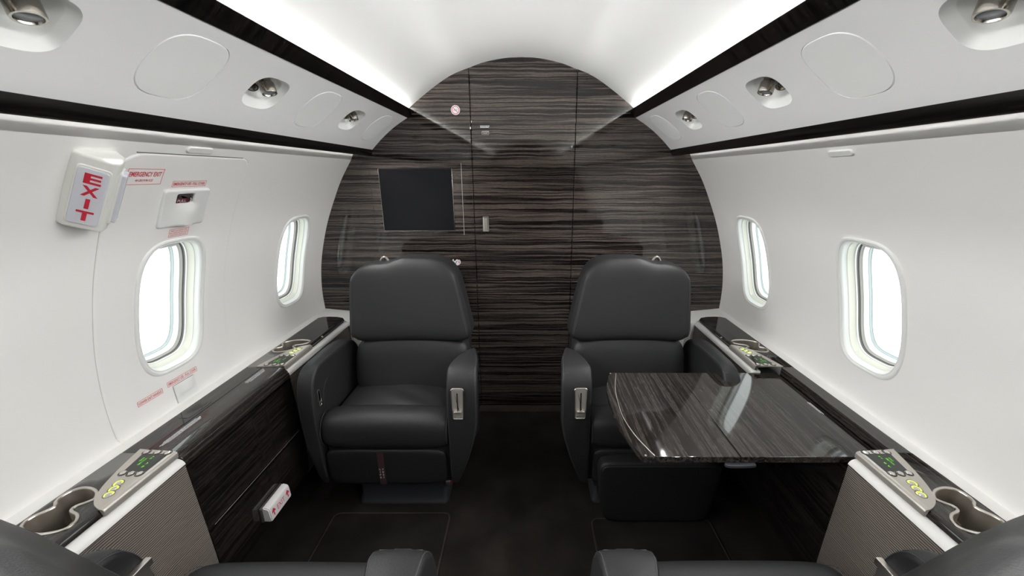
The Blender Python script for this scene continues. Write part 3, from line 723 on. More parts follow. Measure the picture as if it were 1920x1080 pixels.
def dashes(mb, x0, x1, cy, h, fn, seed=1, lo=.0016, hi=.005, gap=.0009):
    r = random.Random(seed); x = x0
    while x < x1 - lo:
        w = min(r.uniform(lo, hi), x1 - x); mb.add([fn(a, b) for a, b in ((x, cy - h / 2), (x + w, cy - h / 2), (x + w, cy + h / 2), (x, cy + h / 2))], [(0, 1, 2, 3)]); x += w + gap
dashes(mb, -.1905, -.1475, 1.4735, .0028, lambda u, v: (u, YD - .0006, v), 3); dashes(mb, -.1900, -.1475, 1.4680, .0028, lambda u, v: (u, YD - .0006, v), 4, .006, .012)
tag(make('door_notice', mb, M['white'], smooth=False), 'tiny two line white notice printed above the VACANT indicator', 'notice')
# extinguisher pictogram and holder behind the left seat
t = thing('fire_extinguisher_sticker', 'small white and red extinguisher pictogram at the top right of the left seat', 'sticker', (-.332, YF, .812))
lp = [(-.352, .817), (-.3505, .826), (-.3525, .838), (-.3505, .848), (-.3455, .8475), (-.3425, .838), (-.3325, .8465), (-.3275, .848), (-.322, .8445), (-.3165, .8455), (-.3115, .838), (-.3125, .827), (-.3205, .8195), (-.330, .8165), (-.345, .8165)]
mb = MB(); mb.plate(smooth_closed(lp, 3), 0, .001, 0, 0, fn=lambda a, b, z: (a, YF - z, b)); make('sticker_back', mb, M['white'], t, smooth=False)
mb = MB(); mb.add([(a, YF - .0013, b) for a, b in ((-.342, .822), (-.340, .8205), (-.326, .8405), (-.3285, .8415))], [(0, 1, 2, 3)]); mb.add([(a, YF - .0013, b) for a, b in ((-.347, .828), (-.3455, .828), (-.3465, .842), (-.348, .842))], [(0, 1, 2, 3)]); make('pictogram_black', mb, M['black'], t, smooth=False)
mb = MB(); mb.plate(circ(-.3185, .8300, .0028, 14), .001, .0014, 0, 0, fn=lambda a, b, z: (a, YF - z, b)); mb.box((-.3205, YF - .0014, .832), (-.3172, YF - .001, .842)); make('pictogram_red', mb, M['red'], t, smooth=False)
t = thing('mounted_holder', 'dark leather holder fixed to the bulkhead beside the left seat', 'holder', (-.325, YF, .66))
mb = MB(); mb.box((-.375, YF - .035, .66), (-.302, YF - .0005, .775), bev=.006, seg=3); make('pocket_body', mb, M['leatherd'], t)
mb = MB(); mb.box((-.368, YF - .030, .7752), (-.309, YF - .008, .7760)); make('pocket_opening', mb, M['black'], t, smooth=False)
mb = MB(); mb.tube([(-.305, YF - .036, .662), (-.304, YF - .036, .770)], .004, seg=8); mb.tube([(-.372, YF - .036, .772), (-.304, YF - .036, .772)], .004, seg=8); make('pocket_rim', mb, M['plinth'], t)

# ------------------------------------------------------------------ consoles
YJ0, YJ1, YM = .812, 1.262, 1.042      # joints with the centre cabinet, mirror plane
CUPPTS = [(.9224, .6835), (.9115, .6675), (.9182, .6567), (.9300, .6470), (.9265, .6380), (.9043, .6289), (.8895, .6145), (.8865, .5990), (.8965, .5872), (.9251, .5795), (.9565, .5828), (.9842, .5945), (.9950, .6098), (.9935, .6241), (.9840, .6370), (.9800, .6480), (.9915, .6593), (.9955, .6753), (.9900, .6919), (.9717, .7011), (.9439, .6962)]
CUP = smooth_closed([Vector(p) for p in CUPPTS], 5)
FACE = [(.8495, .5485), (.8475, .50), (.8445, .42), (.8410, .32), (.8385, .22), (.8420, .16), (.862, .10), (.955, .0)]
def flat_with_hole(mb, outer, hole, z, X, mi=0):
    bm = bmesh.new(); E = []
    for L in (outer, hole):
        vs = [bm.verts.new((x, y, 0)) for x, y in L]
        for a, b in zip(vs, vs[1:] + vs[:1]): E.append(bm.edges.new((a, b)))
    bmesh.ops.triangle_fill(bm, edges=E, use_beauty=True)
    mb.addbm(bm, mi, lambda c: (X(c.x), c.y, z))
def console(s, far):
    X = lambda x: s * x
    Yc = (lambda y: 2 * YM - y) if far else (lambda y: y)
    y0, y1 = (YJ1 + .0006, 1.762) if far else (-.9, YJ0 - .0006)
    lk = 'left' if s < 0 else 'right'; wk = 'far' if far else 'near'
    t = thing('side_console', '%s %s ebony topped side console with white bolster and ribbed taupe panel' % (wk, lk), 'console', (s * .93, (max(y0, .3) + y1) / 2, 0), 'side consoles')
    hole = [(x, Yc(y)) for x, y in CUP]
    # wooden top
    mb = MB(); y_end = y1
    ya, yb = min(y0, y1), max(y0, y1)
    if far: outer = [(1.002, ya), (1.002, 1.765), (.985, 1.779), (.955, 1.783), (.915, 1.779), (.882, 1.766), (.882, ya)]
    else: outer = [(1.002, ya), (1.002, .545), (1.002, yb), (.882, yb), (.882, .552), (.882, ya)]
    flat_with_hole(mb, outer, hole, .583, X)
    roll = [(.882, .583), (.8765, .5822), (.8715, .5790), (.8690, .5740), (.8685, .5680), (.873, .5655), (.885, .5640)]
    mb.loft([[(X(u), y, v) for u, v in roll] for y in ([ya, yb] if not far else [ya, 1.745])], 0, False)
    if far:
        mb.loft([[(X(x), y, .583) for x, y in outer[1:6]], [(X(x), y, .574) for x, y in outer[1:6]]], 0, False)
        mb.add([(X(a), b, c) for a, b, c in ((.882, 1.745, .583), (.882, 1.766, .583), (.8700, 1.757, .574), (.8690, 1.745, .574))], [(0, 1, 2, 3)])
    mb.loft([[(X(1.002), ya, .583), (X(1.002), yb, .583)], [(X(1.002), ya, .56), (X(1.002), yb, .56)]], 0, False)
    make('console_top', mb, M['wood'], t, angle=30)
    if not far:
        mb = MB(); mb.box((X(.868), .5505, .560), (X(1.003), .5520, .5836)); make('top_seam', mb, M['black'], t, smooth=False)
    else:
        pass
    mb = MB(); bol = [(.885, .5655), (.878, .5668), (.870, .5665), (.861, .5650), (.853, .5610), (.8485, .5555), (.8470, .5500), (.8500, .5470), (.8640, .5455), (.885, .547)]
    ye = yb if not far else 1.757
    mb.prism(bol, lambda u, v, q: (X(u), q, v), ya, ye, steps=2); make('bolster', mb, M['bolster'], t, angle=50)
    mb = MB(); mb.loft([[(X(u), y, v) for u, v in smooth_open([Vector(p) for p in FACE], 3)] for y in (ya, (ya + ye) / 2, ye if not far else YF - .001)], 0, False)
    make('fabric_panel', mb, M['fabric'], t, angle=60)
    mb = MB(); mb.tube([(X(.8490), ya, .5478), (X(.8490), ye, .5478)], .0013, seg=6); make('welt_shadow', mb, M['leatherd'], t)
    # cup holder
    lb = '%s %s double cup holder of brushed steel with black pads' % (wk, lk)
    c = thing('cup_holder', lb, 'cup holder', (s * .945, Yc(.64), .51), 'cup holders in the side consoles')
    o = CUP; i1 = offset_loop(o, -.0052); i2 = offset_loop(o, -.0062)
    P = lambda L, z: [(X(x), Yc(y), z) for x, y in L]
    mb = MB(); mb.loft([P(o, .5825), P(offset_loop(o, .0006), .5845), P(offset_loop(o, -.0008), .5860), P(offset_loop(o, -.0042), .5862), P(i1, .5850), P(i2, .5820)], 0); make('rim', mb, M['nickel'], c, angle=60)
    mb = MB(); mb.loft([P(i2, .583), P(i2, .517)], 0); make('cup_wall', mb, M['cup'], c, angle=60)
    mb = MB(); mb.loft([P(i2, .517), P(offset_loop(o, -.010), .5150)], 0, True, False, True); make('cup_floor', mb, M['nickel'], c, angle=60)
    for (cx, cy, r) in ((.9405, .617, .0325), (.9520, .673, .0285)):
        mb = MB(); mb.plate(circ(X(cx), Yc(cy), r, 36), .5155, .5195, .001); make('coaster_pad', mb, M['rubber'], c, angle=50)
    # control panel
    c = thing('control_panel', '%s %s champagne seat control panel with round buttons and green display' % (wk, lk), 'control panel', (s * .90, Yc(.73), .583), 'seat control panels')
    out = [(.9640, .8225), (.9545, .780), (.9425, .735), (.9285, .696), (.9110, .6655), (.8960, .6505), (.8820, .6420), (.8700, .6370), (.8700, .8140)]
    sm = smooth_open([Vector(p) for p in out[:8]], 5) + [out[8]]
    mb = MB(); L1 = [(X(x), Yc(y)) for x, y in sm]
    mb.plate(L1, .5832, .5872, .0012)
    fr = [(.8712, .5872), (.8660, .5862), (.8625, .5835), (.8612, .5790), (.8612, .5690), (.8660, .5675)]
    mb.loft([[(X(u), Yc(y), v) for u, v in fr] for y in (.6370, .8140)], 0, False)
    mb.add([(X(u), Yc(.8140), v) for u, v in fr] , [tuple(range(6))]); mb.add([(X(u), Yc(.6370), v) for u, v in fr], [tuple(range(6))])
    make('panel_plate', mb, M['nickelp'], c, angle=40)
    dsp = [(.9385, .8035), (.8730, .8035), (.8730, .7430), (.9270, .7430)]
    mb = MB(); mb.plate([(X(x), Yc(y)) for x, y in dsp], .5866, .5876); ds = make('display', mb, M['lcd'], c, smooth=False)
    mb = MB(); r = random.Random(5)
    for row, (yy_, txt) in enumerate(((.7900, 'TEMP   CABIN'), (.7785, 'DVD   LIGHT'), (.7680, 'VOLUME  SEL'), (.7560, 'MAP  AUDIO'))):
        flip = -1 if (s > 0) != far else 1
        # rows of small green glyph strokes, legends of the display
        x = .879
        words_ = {0: [(.895, 'A'), (.918, 'B')], 1: [(.893, 'DVD')], 2: [(.900, 'VOLUME')], 3: [(.895, 'DIM')]}
    for (cx_, cy_, w_, h_, s2) in ((.9215, .7835, .0045, .0120, 'DVD'), (.9130, .7760, .0045, .0240, 'VOLUME'), (.9020, .7900, .0045, .0110, 'A B'), (.8960, .7650, .0045, .0180, 'A B')):
        tv_, tf_ = text2d(s2, .01)
        mb.add([(X(cx_ - v * w_), Yc(cy_ - (1 if not far else -1) * u * h_ * (1)), .5879) if s < 0 else (X(cx_ - v * w_), Yc(cy_ + (1 if not far else -1) * u * h_ * 1), .5879) for u, v in tv_], tf_)
    make('display_text', mb, M['lcdtext'], ds, smooth=False)
    for (bx, by) in ((.9345, .8095), (.9060, .8085), (.8790, .8070), (.9225, .7390), (.9020, .7375), (.8815, .7370)):
        mb = MB(); mb.plate(circ(X(bx), Yc(by), .0086, 24), .5868, .5878, .0004)
        mb.plate(circ(X(bx), Yc(by), .0064, 24), .5872, .5896, .0014, seg=4)
        bt = make('button', mb, M['button'], c, angle=40)
        mb = MB(); mb.tube([(X(q), Yc(w_), .5879) for q, w_ in circ(bx, by, .0078, 28)], .0007, closed=True, seg=5); mb.tube([(X(q), Yc(w_), .5873) for q, w_ in circ(bx, by, .0094, 28)], .0006, closed=True, seg=5); make('button_groove', mb, M['groove'], bt)
    for (bx, by) in ((.9020, .7080), (.8960, .6920), (.8905, .6760)):
        mb = MB(); mb.plate(circ(X(bx), Yc(by), .0096, 24), .5868, .5876, .0004); mb.plate(circ(X(bx), Yc(by), .0062, 24), .5872, .5888, .0010, seg=3)
        b = make('lit_button', mb, M['button'], c, angle=40)
        mb = MB(); mb.tube([(X(q), Yc(w_), .5873) for q, w_ in circ(bx, by, .0102, 28)], .0006, closed=True, seg=5); make('button_groove', mb, M['groove'], b)
        mb = MB(); mb.tube([(X(bx + .0072 * math.cos(a)), Yc(by + .0072 * math.sin(a)), .5878) for a in [rad(-60) + rad(230) * k / 16 for k in range(17)]], .0009, seg=6)
        lab(make('lime_ring', mb, M['lime'], b), 'lime glowing ring')
for s in (-1, 1):
    for far in (False, True): console(s, far)
# hook knobs on the far bolsters
for s, p, w in ((-1, (-.877, 1.545, .573), 'left'), (1, (.877, 1.535, .573), 'right')):
    mb = MB(); mb.tube([Vector(p) + Vector((0, 0, -.006)), Vector(p) + Vector((s * -.002, 0, .004)), Vector(p) + Vector((s * -.006, 0, .008)), Vector(p) + Vector((s * -.010, 0, .005))], .0028, seg=8)
    tag(make('coat_hook', mb, M['nickel']), 'tiny nickel hook on the far %s white bolster' % w, 'hook', 'nickel hooks on the bolsters')

# ------------------------------------------------------------------ centre cabinets
CF = [(.8485, .5350), (.8475, .50), (.8445, .42), (.8410, .32), (.8385, .22), (.8420, .16), (.862, .10), (.955, .0)]
for s in (-1, 1):
    X = lambda x: s * x; lk = 'left' if s < 0 else 'right'
    t = thing('side_cabinet', 'glossy black ebony cabinet %s' % ('with lid and drawer fronts against the left wall, under the hatch' if s < 0 else 'under the folding table against the right wall'), 'cabinet', (s * .9, YM, 0), 'centre side cabinets')
    cf = smooth_open([Vector(p) for p in CF], 3)
    zs = .335
    mb = MB(); mb.loft([[(X(u + .002), y, v) for u, v in cf] for y in (YJ0, YJ1)], 0, False)
    for y in (YJ0, YJ1): mb.add([(X(u + .002), y, v) for u, v in cf] + [(X(1.0), y, 0), (X(1.0), y, .535)], [tuple(range(len(cf) + 2))])
    mb.loft([[(X(.85), y, .534), (X(1.0), y, .534)] for y in (YJ0, YJ1)], 0, False)
    make('cabinet_body', mb, M['dwood'], t, angle=40)
    def front(name, z0, z1, y0, y1):
        pr = resample_open([(p[0], p[1]) for p in cf if z0 < p[1] < z1], 14)
        pr = [(Vector(cf[0]).x, z1)] + pr if False else pr
        mb = MB(); rr = [[(X(u - d), y, v) for u, v in pr] for y, d in ((y0, -.002), (y0, .0008), (y0 + .002, .0022), (y1 - .002, .0022), (y1, .0008), (y1, -.002))]
        mb.loft(rr, 0, False); return make(name, mb, M['dwood'], t, angle=50)
    dz = .329
    p_up = front('drawer_front' if s < 0 else 'cabinet_front', dz + .002, .532, YJ0 + .0015, YJ1 - .0015)
    p_lo = front('lower_front', .005, dz - .002, YJ0 + .0015, YJ1 - .0015)
    mb = MB(); mb.tube([(X(.8395), YJ0 + .02, dz), (X(.8395), YJ1 - .02, dz)], .0006, seg=6); lab(make('drawer_edge', mb, M['nickelp'] if s < 0 else M['dwood'], t), 'fine bright edge line')
    # outer top strip
    mb = MB(); xin = .943 if s < 0 else .958
    mb.plate([(X(a), b) for a, b in ((1.002, YJ0), (1.002, YJ1), (xin, YJ1), (xin, YJ0))], .535, .583, .0012); make('top_strip', mb, M['wood'], t, angle=40)
    if s < 0:
        lid = [(.9410, .583), (.895, .583), (.880, .5822), (.867, .5790), (.857, .5720), (.8505, .5620), (.8480, .5510), (.8490, .5420), (.856, .5385), (.9410, .5385)]
        mb = MB(); mb.prism([(X(u), v) for u, v in smooth_open([Vector(p) for p in lid[:8]], 3) + lid[8:]], lambda u, v, q: (u, q, v), YJ0 + .001, YJ1 - .001, steps=3)
        ld = make('cabinet_lid', mb, M['wood'], t, angle=30)
        mb = MB(); mb.plate(rrect(-.988, .955, -.952, 1.045, .010), .5830, .5838, .0004); lt = make('latch_plate', mb, M['wood'], t, angle=50)
        mb = MB(); mb.plate(smooth_closed([Vector(p) for p in ((-.975, .995), (-.970, 1.022), (-.964, 1.038), (-.960, 1.022), (-.966, .996))], 4), .5836, .5842, .0003); make('finger_recess', mb, M['dwood'], lt, angle=50)
        mb = MB(); mb.tube([(-.946, YJ0 + .01, .5832), (-.946, YJ0 + .12, .5832)], .0008, seg=5); make('red_lining', mb, simple('red_felt', (.12, .02, .02), .8), t)
    else:
        mb = MB(); mb.box((.9445, YJ0 + .001, .535), (.9580, YJ1 - .001, .541)); make('table_slot', mb, M['black'], t, smooth=False)
mb = MB()
for q, (xx, a, b) in enumerate(((-.931, .850, .955), (-.927, .835, .965), (-.923, .838, .965), (-.919, .850, .960))):
    dashes(mb, a, b, xx, .0022, lambda u, v: (v, u, .5834), 10 + q, .003, .010, .0012)
tag(make('lid_notice', mb, M['white'], smooth=False), 'fine white printed notice on the left cabinet lid beside the near control panel', 'notice')
mb = MB()
for q, (xx, a, b) in enumerate(((-.931, 1.155, 1.250), (-.926, 1.150, 1.245), (-.921, 1.150, 1.240), (-.917, 1.160, 1.235))):
    dashes(mb, a, b, xx, .0022, lambda u, v: (v, u, .5834), 20 + q, .003, .010, .0012)
tag(make('lid_notice', mb, M['white'], smooth=False), 'fine white printed notice on the left cabinet lid beside the far control panel', 'notice')

# floor level EXIT light
t = thing('exit_marker_light', 'small white floor level EXIT light with red arrows on the left cabinet', 'exit light', (-.845, 1.045, .165))
def FX(y, z, d):   # local on the tilted cabinet face
    return (-.846 + d, y, z)
fz = lambda z: 0
mb = MB(); mb.box((-.851, .9780, .168), (-.829, 1.092, .226), bev=.006, seg=3); make('smoked_base', mb, M['smoke'], t)
mb = MB()
pr = [(-.832, .172), (-.832, .222), (-.827, .2275), (-.812, .223), (-.807, .217), (-.8045, .176), (-.808, .171)]
bm = bmesh.new(); lo = [bm.verts.new((a, .981, b)) for a, b in pr]; hi = [bm.verts.new((a, 1.089, b)) for a, b in pr]
bm.faces.new(lo); bm.faces.new(hi[::-1])
for k in range(len(pr)): bm.faces.new((lo[k], hi[k], hi[(k + 1) % len(pr)], lo[(k + 1) % len(pr)]))
bmesh.ops.bevel(bm, geom=bm.edges[:], offset=.003, segments=2, affect='EDGES'); mb.addbm(bm); lw = make('lamp_cover', mb, M['lampwhite'], t, angle=40)
mb = MB(); fe = lambda u, v: (-.8040 - (v - .176) * (.0025 / .041), u, v - .003)
put_text(mb, 'EXIT', 1.035, .2, .038, .018, fe, bold=.0)
for cy in (.998, 1.072):
    a = [(cy - .0022, .188), (cy + .0022, .188), (cy + .0022, .202), (cy + .008, .199), (cy + .008, .205), (cy, .2155), (cy - .008, .205), (cy - .008, .199), (cy - .0022, .202)]
    mb.add([fe(*p) for p in a], [(0, 1, 2, 8), (2, 3, 4, 5), (8, 2, 5), (8, 5, 6, 7)])
make('lamp_lettering', mb, M['red'], lw, smooth=False)

# ------------------------------------------------------------------ folding table
t = thing('folding_table', 'glossy ebony folding table swung out over the right far seat', 'table', (.62, YM, .54))
TZ = .560; TB = .5425
edge = [(.3279, 1.2620), (.3014, 1.1732), (.2926, 1.1068), (.2911, 1.0184), (.2962, .9558), (.3059, .9015), (.3146, .8625), (.3265, .8250)]
es = smooth_open([Vector(p) for p in edge], 6)
y0, y1 = .8245, 1.2620; fx = .5790
mb = MB(); mb.plate([tuple(p) for p in es] + [(fx - .0008, y0), (fx - .0008, y1)], TB, TZ, .0014, seg=3); make('inner_leaf', mb, M['wood'], t, smooth=False)
mb = MB(); mb.plate([(fx + .0008, y1), (fx + .0008, y0), (.9445, y0), (.9445, y1)], TB, TZ, .0014, seg=3); make('outer_leaf', mb, M['wood'], t, smooth=False)
mb = MB(); ins = [(.3525, 1.2584), (.3270, 1.1550), (.3165, 1.0552), (.3160, .9863), (.3282, .9129), (.3462, .8583), (.3579, .8285)]
mb.tube([(p[0], p[1], TZ + .0001) for p in smooth_open([Vector(q) for q in ins], 5)], .0011, seg=6); lab(make('inlay_line', mb, M['nickelp'], t), 'thin bright inlay line')
for p in ((.3320, 1.2575), (.3345, .8300)):
    mb = MB(); mb.plate(circ(p[0], p[1], .003, 14), TZ - .001, TZ + .0008, .0003); make('screw_cap', mb, M['nickel'], t)
mb = MB()
lp = [(.540, .8170), (.548, .8290), (.612, .8290), (.6185, .8225), (.612, .8150), (.56, .8130)]
mb.plate(smooth_closed([Vector(p) for p in lp], 3), .5345, .5415, .002, seg=2); make('leaf_latch', mb, M['plinth'], t, angle=40)
mb = MB(); mb.box((.60, .90, .520), (.93, .93, .5424)); mb.box((.60, 1.15, .520), (.93, 1.18, .5424)); make('support_arm', mb, M['black'], t, smooth=False)
mb = MB()
for q, xx in enumerate((.9290, .9245)): dashes(mb, 1.008 + q * .006, 1.070 + q * .004, xx, .0022, lambda u, v: (v, u, TZ + .0004), 30 + q, .003, .007, .0010)
tag(make('table_notice', mb, M['white'], smooth=False), 'tiny two line white print on the table by the black slot', 'notice')

# ------------------------------------------------------------------ seats
def seat(cx, a, yfront, d, label, back_fwd=0., ext=0., legrest=False, strap=False, near=False, twist=0.):
    """a: +1 aisle towards +x ; d: +1 seat front faces -y (towards the camera)"""
    t = thing('club_seat', label, 'seat', (cx, yfront + d * .2, 0), 'charcoal leather club seats')
    def W(lx, ly, lz): return Vector((cx + a * lx, yfront + d * ly, lz))
    def mkbox(p, q, bev, mat, name, par=t, seg=3):
        m = MB(); m.box(p, q, bev=bev, seg=seg); m2 = MB(); m2.add([W(*v) for v in m.v], m.f); return make(name, m2, mat, par, angle=40)
    def mkmesh(mb, mat, name, par=t, angle=40):
        m2 = MB(); m2.add([W(*v) for v in mb.v], mb.f); return make(name, m2, mat, par, angle=angle)
    L = M['leather']
    # pedestal
    m = MB(); lp = rrect(-.177, .045, .176, .36, .02)
    m.loft([[(x, y, 0) for x, y in lp], [(x, y, .012) for x, y in lp], [(x, y + .008, .03) for x, y in offset_loop(lp, -.006)], [(x, y + .012, .16) for x, y in offset_loop(lp, -.008)]], 0, True, True, True)
    mkmesh(m, M['plinth'], 'pedestal')
    # seat box
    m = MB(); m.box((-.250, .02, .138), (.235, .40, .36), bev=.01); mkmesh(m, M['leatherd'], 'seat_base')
    # front skirt
    def sk(p):
        f = (p.z - .135) / .15; x = p.x
        return Vector((x * (1 + .0 * f) + (-.0), p.y, p.z))
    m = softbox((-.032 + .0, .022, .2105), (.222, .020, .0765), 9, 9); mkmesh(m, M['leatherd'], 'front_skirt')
    if strap:
        m = MB(); m.loft([[(-.050 + x, y, z) for x in (-.0125, .0125)] for y, z in ((-.0005, .284), (.0005, .27), (.0002, .20), (.0008, .145), (.004, .134))], 0, False)
        sp = mkmesh(m, simple('strap_maroon', (.040, .018, .022), .6), 'life_vest_strap'); lab(sp, 'maroon webbing pull strap')
        m = MB()
        for col, wd in ((-.056, 'LIFE'), (-.045, 'VEST')):
            for k, ch in enumerate(wd): put_text(m, ch, col, .2085 - k * .0125, .0052 if ch != 'I' else .0014, .0070, lambda u, v: (u, -.0014, v), bold=.01)
        m2 = MB(); m2.add([W(*v) for v in m.v], m.f); make('strap_lettering', m2, M['white'], sp, smooth=False)
    # cushion: front roll and rear pad
    e = -ext
    def rollf(p):
        u = (p.x + .024) / .226
        return Vector((p.x, p.y - .004 * (1 - u * u), p.z + (.010 * (1 - u * u) - .004 if p.z > .36 else 0)))
    def crown(p):
        u = (p.x + .024) / .224
        z = p.z + (.008 * (1 - u * u) if p.z > .36 else 0)
        z += .0022 * math.sin(p.x * 34 + p.y * 60) * (p.z > .36) * (1 - u * u)
        return Vector((p.x, p.y, z))
    m = softbox((-.024, .196 + e / 2, .352), (.224, .150 + ext / 2, .066), 5.5, 3.6, crown); mkmesh(m, L, 'seat_cushion')
    m = softbox((-.024, .052 + e, .356), (.232, .058, .072), 7, 7, None)
    # round the front roll in the y/z plane
    m = MB(); rings = []
    rc = resample_closed(superring(1, 1, 2.7, 160), 48)
    xs = resample_open([(sgp(math.sin(q), .22), max(math.cos(q), 0) ** .30) for q in (-PI / 2 + PI * k / 120 for k in range(121))], 36)
    for xx, rr in xs:
        rr = max(rr, .02); u = xx
        rings.append([(-.0265 + .2375 * xx, .058 + e + .064 * y * (.80 + .20 * rr) * (rr if rr < .6 else (.6 + (rr - .6))), .352 + (.070 + .006 * (1 - u * u)) * z * rr) for y, z in rc])
    m.loft(rings, 0, True, True, True)
    mkmesh(m, L, 'cushion_roll')
    m = MB(); 
    for sx in (-.0265 - .2265, -.0265 + .2265):
        m = MB(); m.tube([(sx, .058 + e + .0645 * math.cos(q) * .98, .352 + .0715 * math.sin(q)) for q in [rad(100) + rad(150) * k / 20 for k in range(21)]], .0009, seg=5); mkmesh(m, M['stitch'], 'stitching')
    # back cushions
    tw = rad(twist)
    def backf(p, lumbar=False):
        z = p.z; ly = p.y
        lean = (z - .40) * .24 + .228 - back_fwd * (z - .40) / .5
        # narrow towards the top
        x = p.x
        f = min(max((z - .58) / .35, 0), 1)
        x = x * (1 - .16 * f ** 1.2) + (.018 - .042 * f)
        if not lumbar:
            # headrest hump on the aisle side of the top edge
            top = min(max((z - .78) / .15, 0), 1)
            hump = 1 / (1 + math.exp(-(p.x + .050) / .014))
            z = z + top ** 2 * (.026 * hump - .004)
            edge = abs(p.x) / .25
            z -= .030 * top * max(0, (edge - .55) / .45) ** 2
            if p.x < 0: z -= .004 * top
        q = Vector((x, ly + lean, z))
        # shallow dish across the width
        if ly < 0: q.y += -.012 * (abs(p.x) / .23) ** 3 + .004
        if tw:
            c_, s_ = math.cos(tw), math.sin(tw); X0 = .25; Y0 = .36
            q = Vector((X0 + (q.x - X0) * c_ - (q.y - Y0) * s_, Y0 + (q.x - X0) * s_ + (q.y - Y0) * c_, q.z))
        return q
    m = softbox((-.006, .050, .490), (.236, .058, .125), 5, 4.5, lambda p: backf(p, True), 64, 24); mkmesh(m, L, 'lumbar_cushion')
    def upf(p):
        # bottom edge bows upward in the middle as in the photo
        if p.z < .66: p = Vector((p.x, p.y, p.z + .010 * (1 - (p.x / .24) ** 2)))
        w = 1 + .015 * math.exp(-((p.z - .62) / .05) ** 2)
        return backf(Vector((p.x * w, p.y, p.z)))
    m = softbox((0, .052, .7530), (.2560, .072, .161), 6, 7, upf, 84, 44); up = mkmesh(m, L, 'back_cushion')
    m = MB()
    for sx in (-.2365, .2365):
        m = MB(); m.tube([upf(Vector((sx, -.0100, z))) for z in [.635 + .225 * k / 24 for k in range(25)]], .0009, seg=5); mkmesh(m, M['stitch'], 'stitching', up)
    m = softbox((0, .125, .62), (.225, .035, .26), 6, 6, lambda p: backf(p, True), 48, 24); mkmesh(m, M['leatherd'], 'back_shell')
    # belt guide loop on top, window side
    if not near:
        b0 = backf(Vector((-.112, .075, .905)))
        m = MB(); m.tube([b0 + Vector((.0145 * math.cos(q) * (1.15 - .25 * math.sin(q)), 0, .020 * math.sin(q) + .004)) for q in [rad(-10) + rad(200) * k / 16 for k in range(17)]], .0052, seg=8); mkmesh(m, M['nickel'], 'belt_guide')
    # arms
    def arm(xi, xo, taper, name, xi_back, inner_sign):
        tail = [(.20, .598), (.245, .582), (.285, .552), (.32, .50), (.335, .44), (.335, .135)] if inner_sign > 0 else [(.20, .604), (.27, .600), (.33, .585), (.37, .54), (.385, .46), (.385, .135)]
        prof = [(.012, .135), (.002, .20), (-.002, .30), (-.002, .42), (.004, .50), (.018, .555), (.045, .592), (.085, .603), (.14, .604)] + tail
        P = smooth_open([Vector(p) for p in prof[:-1]], 4) + [Vector(prof[-1])]
        P = [(p[0], p[1]) for p in P]
        def X(f, ly, lz):   # f 0 inner .. 1 outer
            k = min(max((.42 - lz) / .285, 0), 1) ** 1.5
            tp = min(max((lz - .56) / .05, 0), 1)
            kb = min(max((ly - .06) / .19, 0), 1) ** 1.3
            ko = min(max((ly - .08) / .20, 0), 1); ko = ko * ko * (3 - 2 * ko)
            xo_ = xo - math.copysign(.034 * ko, xo) if inner_sign > 0 else xo
            a_ = xi + (xi_back - xi) * kb; b_ = xo_ - math.copysign(taper * k, xo) - math.copysign(.006 * tp, xo)
            return a_ + (b_ - a_) * f
        r = .013; rings = []
        W_ = abs(xo - xi)
        for kx in range(7):
            q = kx / 6 * PI / 2; ins = r * (1 - math.sin(q)); fx_ = r * (1 - math.cos(q)) / W_
            rings.append([(X(fx_, p[0], p[1]), p[0], p[1]) for p in offset_loop(P, -ins)])
        for kx in range(1, 6): rings.append([(X(r / W_ + (1 - 2 * r / W_) * kx / 6, p[0], p[1] + .003 * math.sin(PI * kx / 6) * (p[1] > .5)), p[0], p[1] + .003 * math.sin(PI * kx / 6) * (p[1] > .5)) for p in P])
        for kx in range(6, -1, -1):
            q = kx / 6 * PI / 2; ins = r * (1 - math.sin(q)); fx_ = 1 - r * (1 - math.cos(q)) / W_
            rings.append([(X(fx_, p[0], p[1]), p[0], p[1]) for p in offset_loop(P, -ins)])
        m = MB(); m.loft(rings, 0, True, True, True); ar = mkmesh(m, L, name, angle=45)
        m = MB(); n_ = len(P)
        fr = [p for p in P[:48]]
        for f_, lim in ((r * .45 / W_, 48), (1 - r * .45 / W_, 48)):
            m = MB(); m.tube([(X(f_, p[0], p[1]), p[0] - .0006, p[1] + (.0004 if p[1] > .55 else 0)) for p in offset_loop(P, -r * .22)[2:40]], .0008, seg=5); mkmesh(m, M['stitch'], 'stitching', ar)
        m = MB(); m.tube([(X(f_, P[23][0], P[23][1]), P[23][0] - .0002, P[23][1] + .0004) for f_ in (.12, .3, .6, .88)], .0008, seg=5)
        mkmesh(m, M['stitch'], 'stitching', ar)
        return ar, X
    ar, XA = arm(.205, .315, .085, 'armrest', .275, 1)
    # recline lever plate on the front of the aisle arm
    cxp = .247; z0, z1 = .425, .543
    def yf(z): return -.0025 + max(0, z - .49) ** 2 * 2.2
    o = rrect(cxp - .0205, z0, cxp + .0205, z1, .008, 4); o = [(x + (x - cxp) * .18 * ((z - z0) / (z1 - z0)), z + (.004 * (1 - ((x - cxp) / .022) ** 2) if z > z1 - .009 else 0)) for x, z in o]
    ct = cxp
    def pl(loop, q): return [(x, yf(z) - q, z) for x, z in loop]
    m = MB(); i = offset_loop(o, -.004)
    m.loft([pl(o, -.002), pl(o, .0018), pl(offset_loop(o, -.001), .0028), pl(offset_loop(o, -.003), .0028), pl(i, .0016)], 0, True, True, False); pk = mkmesh(m, M['nickel'], 'recline_control', ar)
    m = MB(); m.loft([pl(i, .0014), pl(offset_loop(o, -.012), .0014)], 0, True, False, True); mkmesh(m, M['nickelp'], 'control_plate', ar)
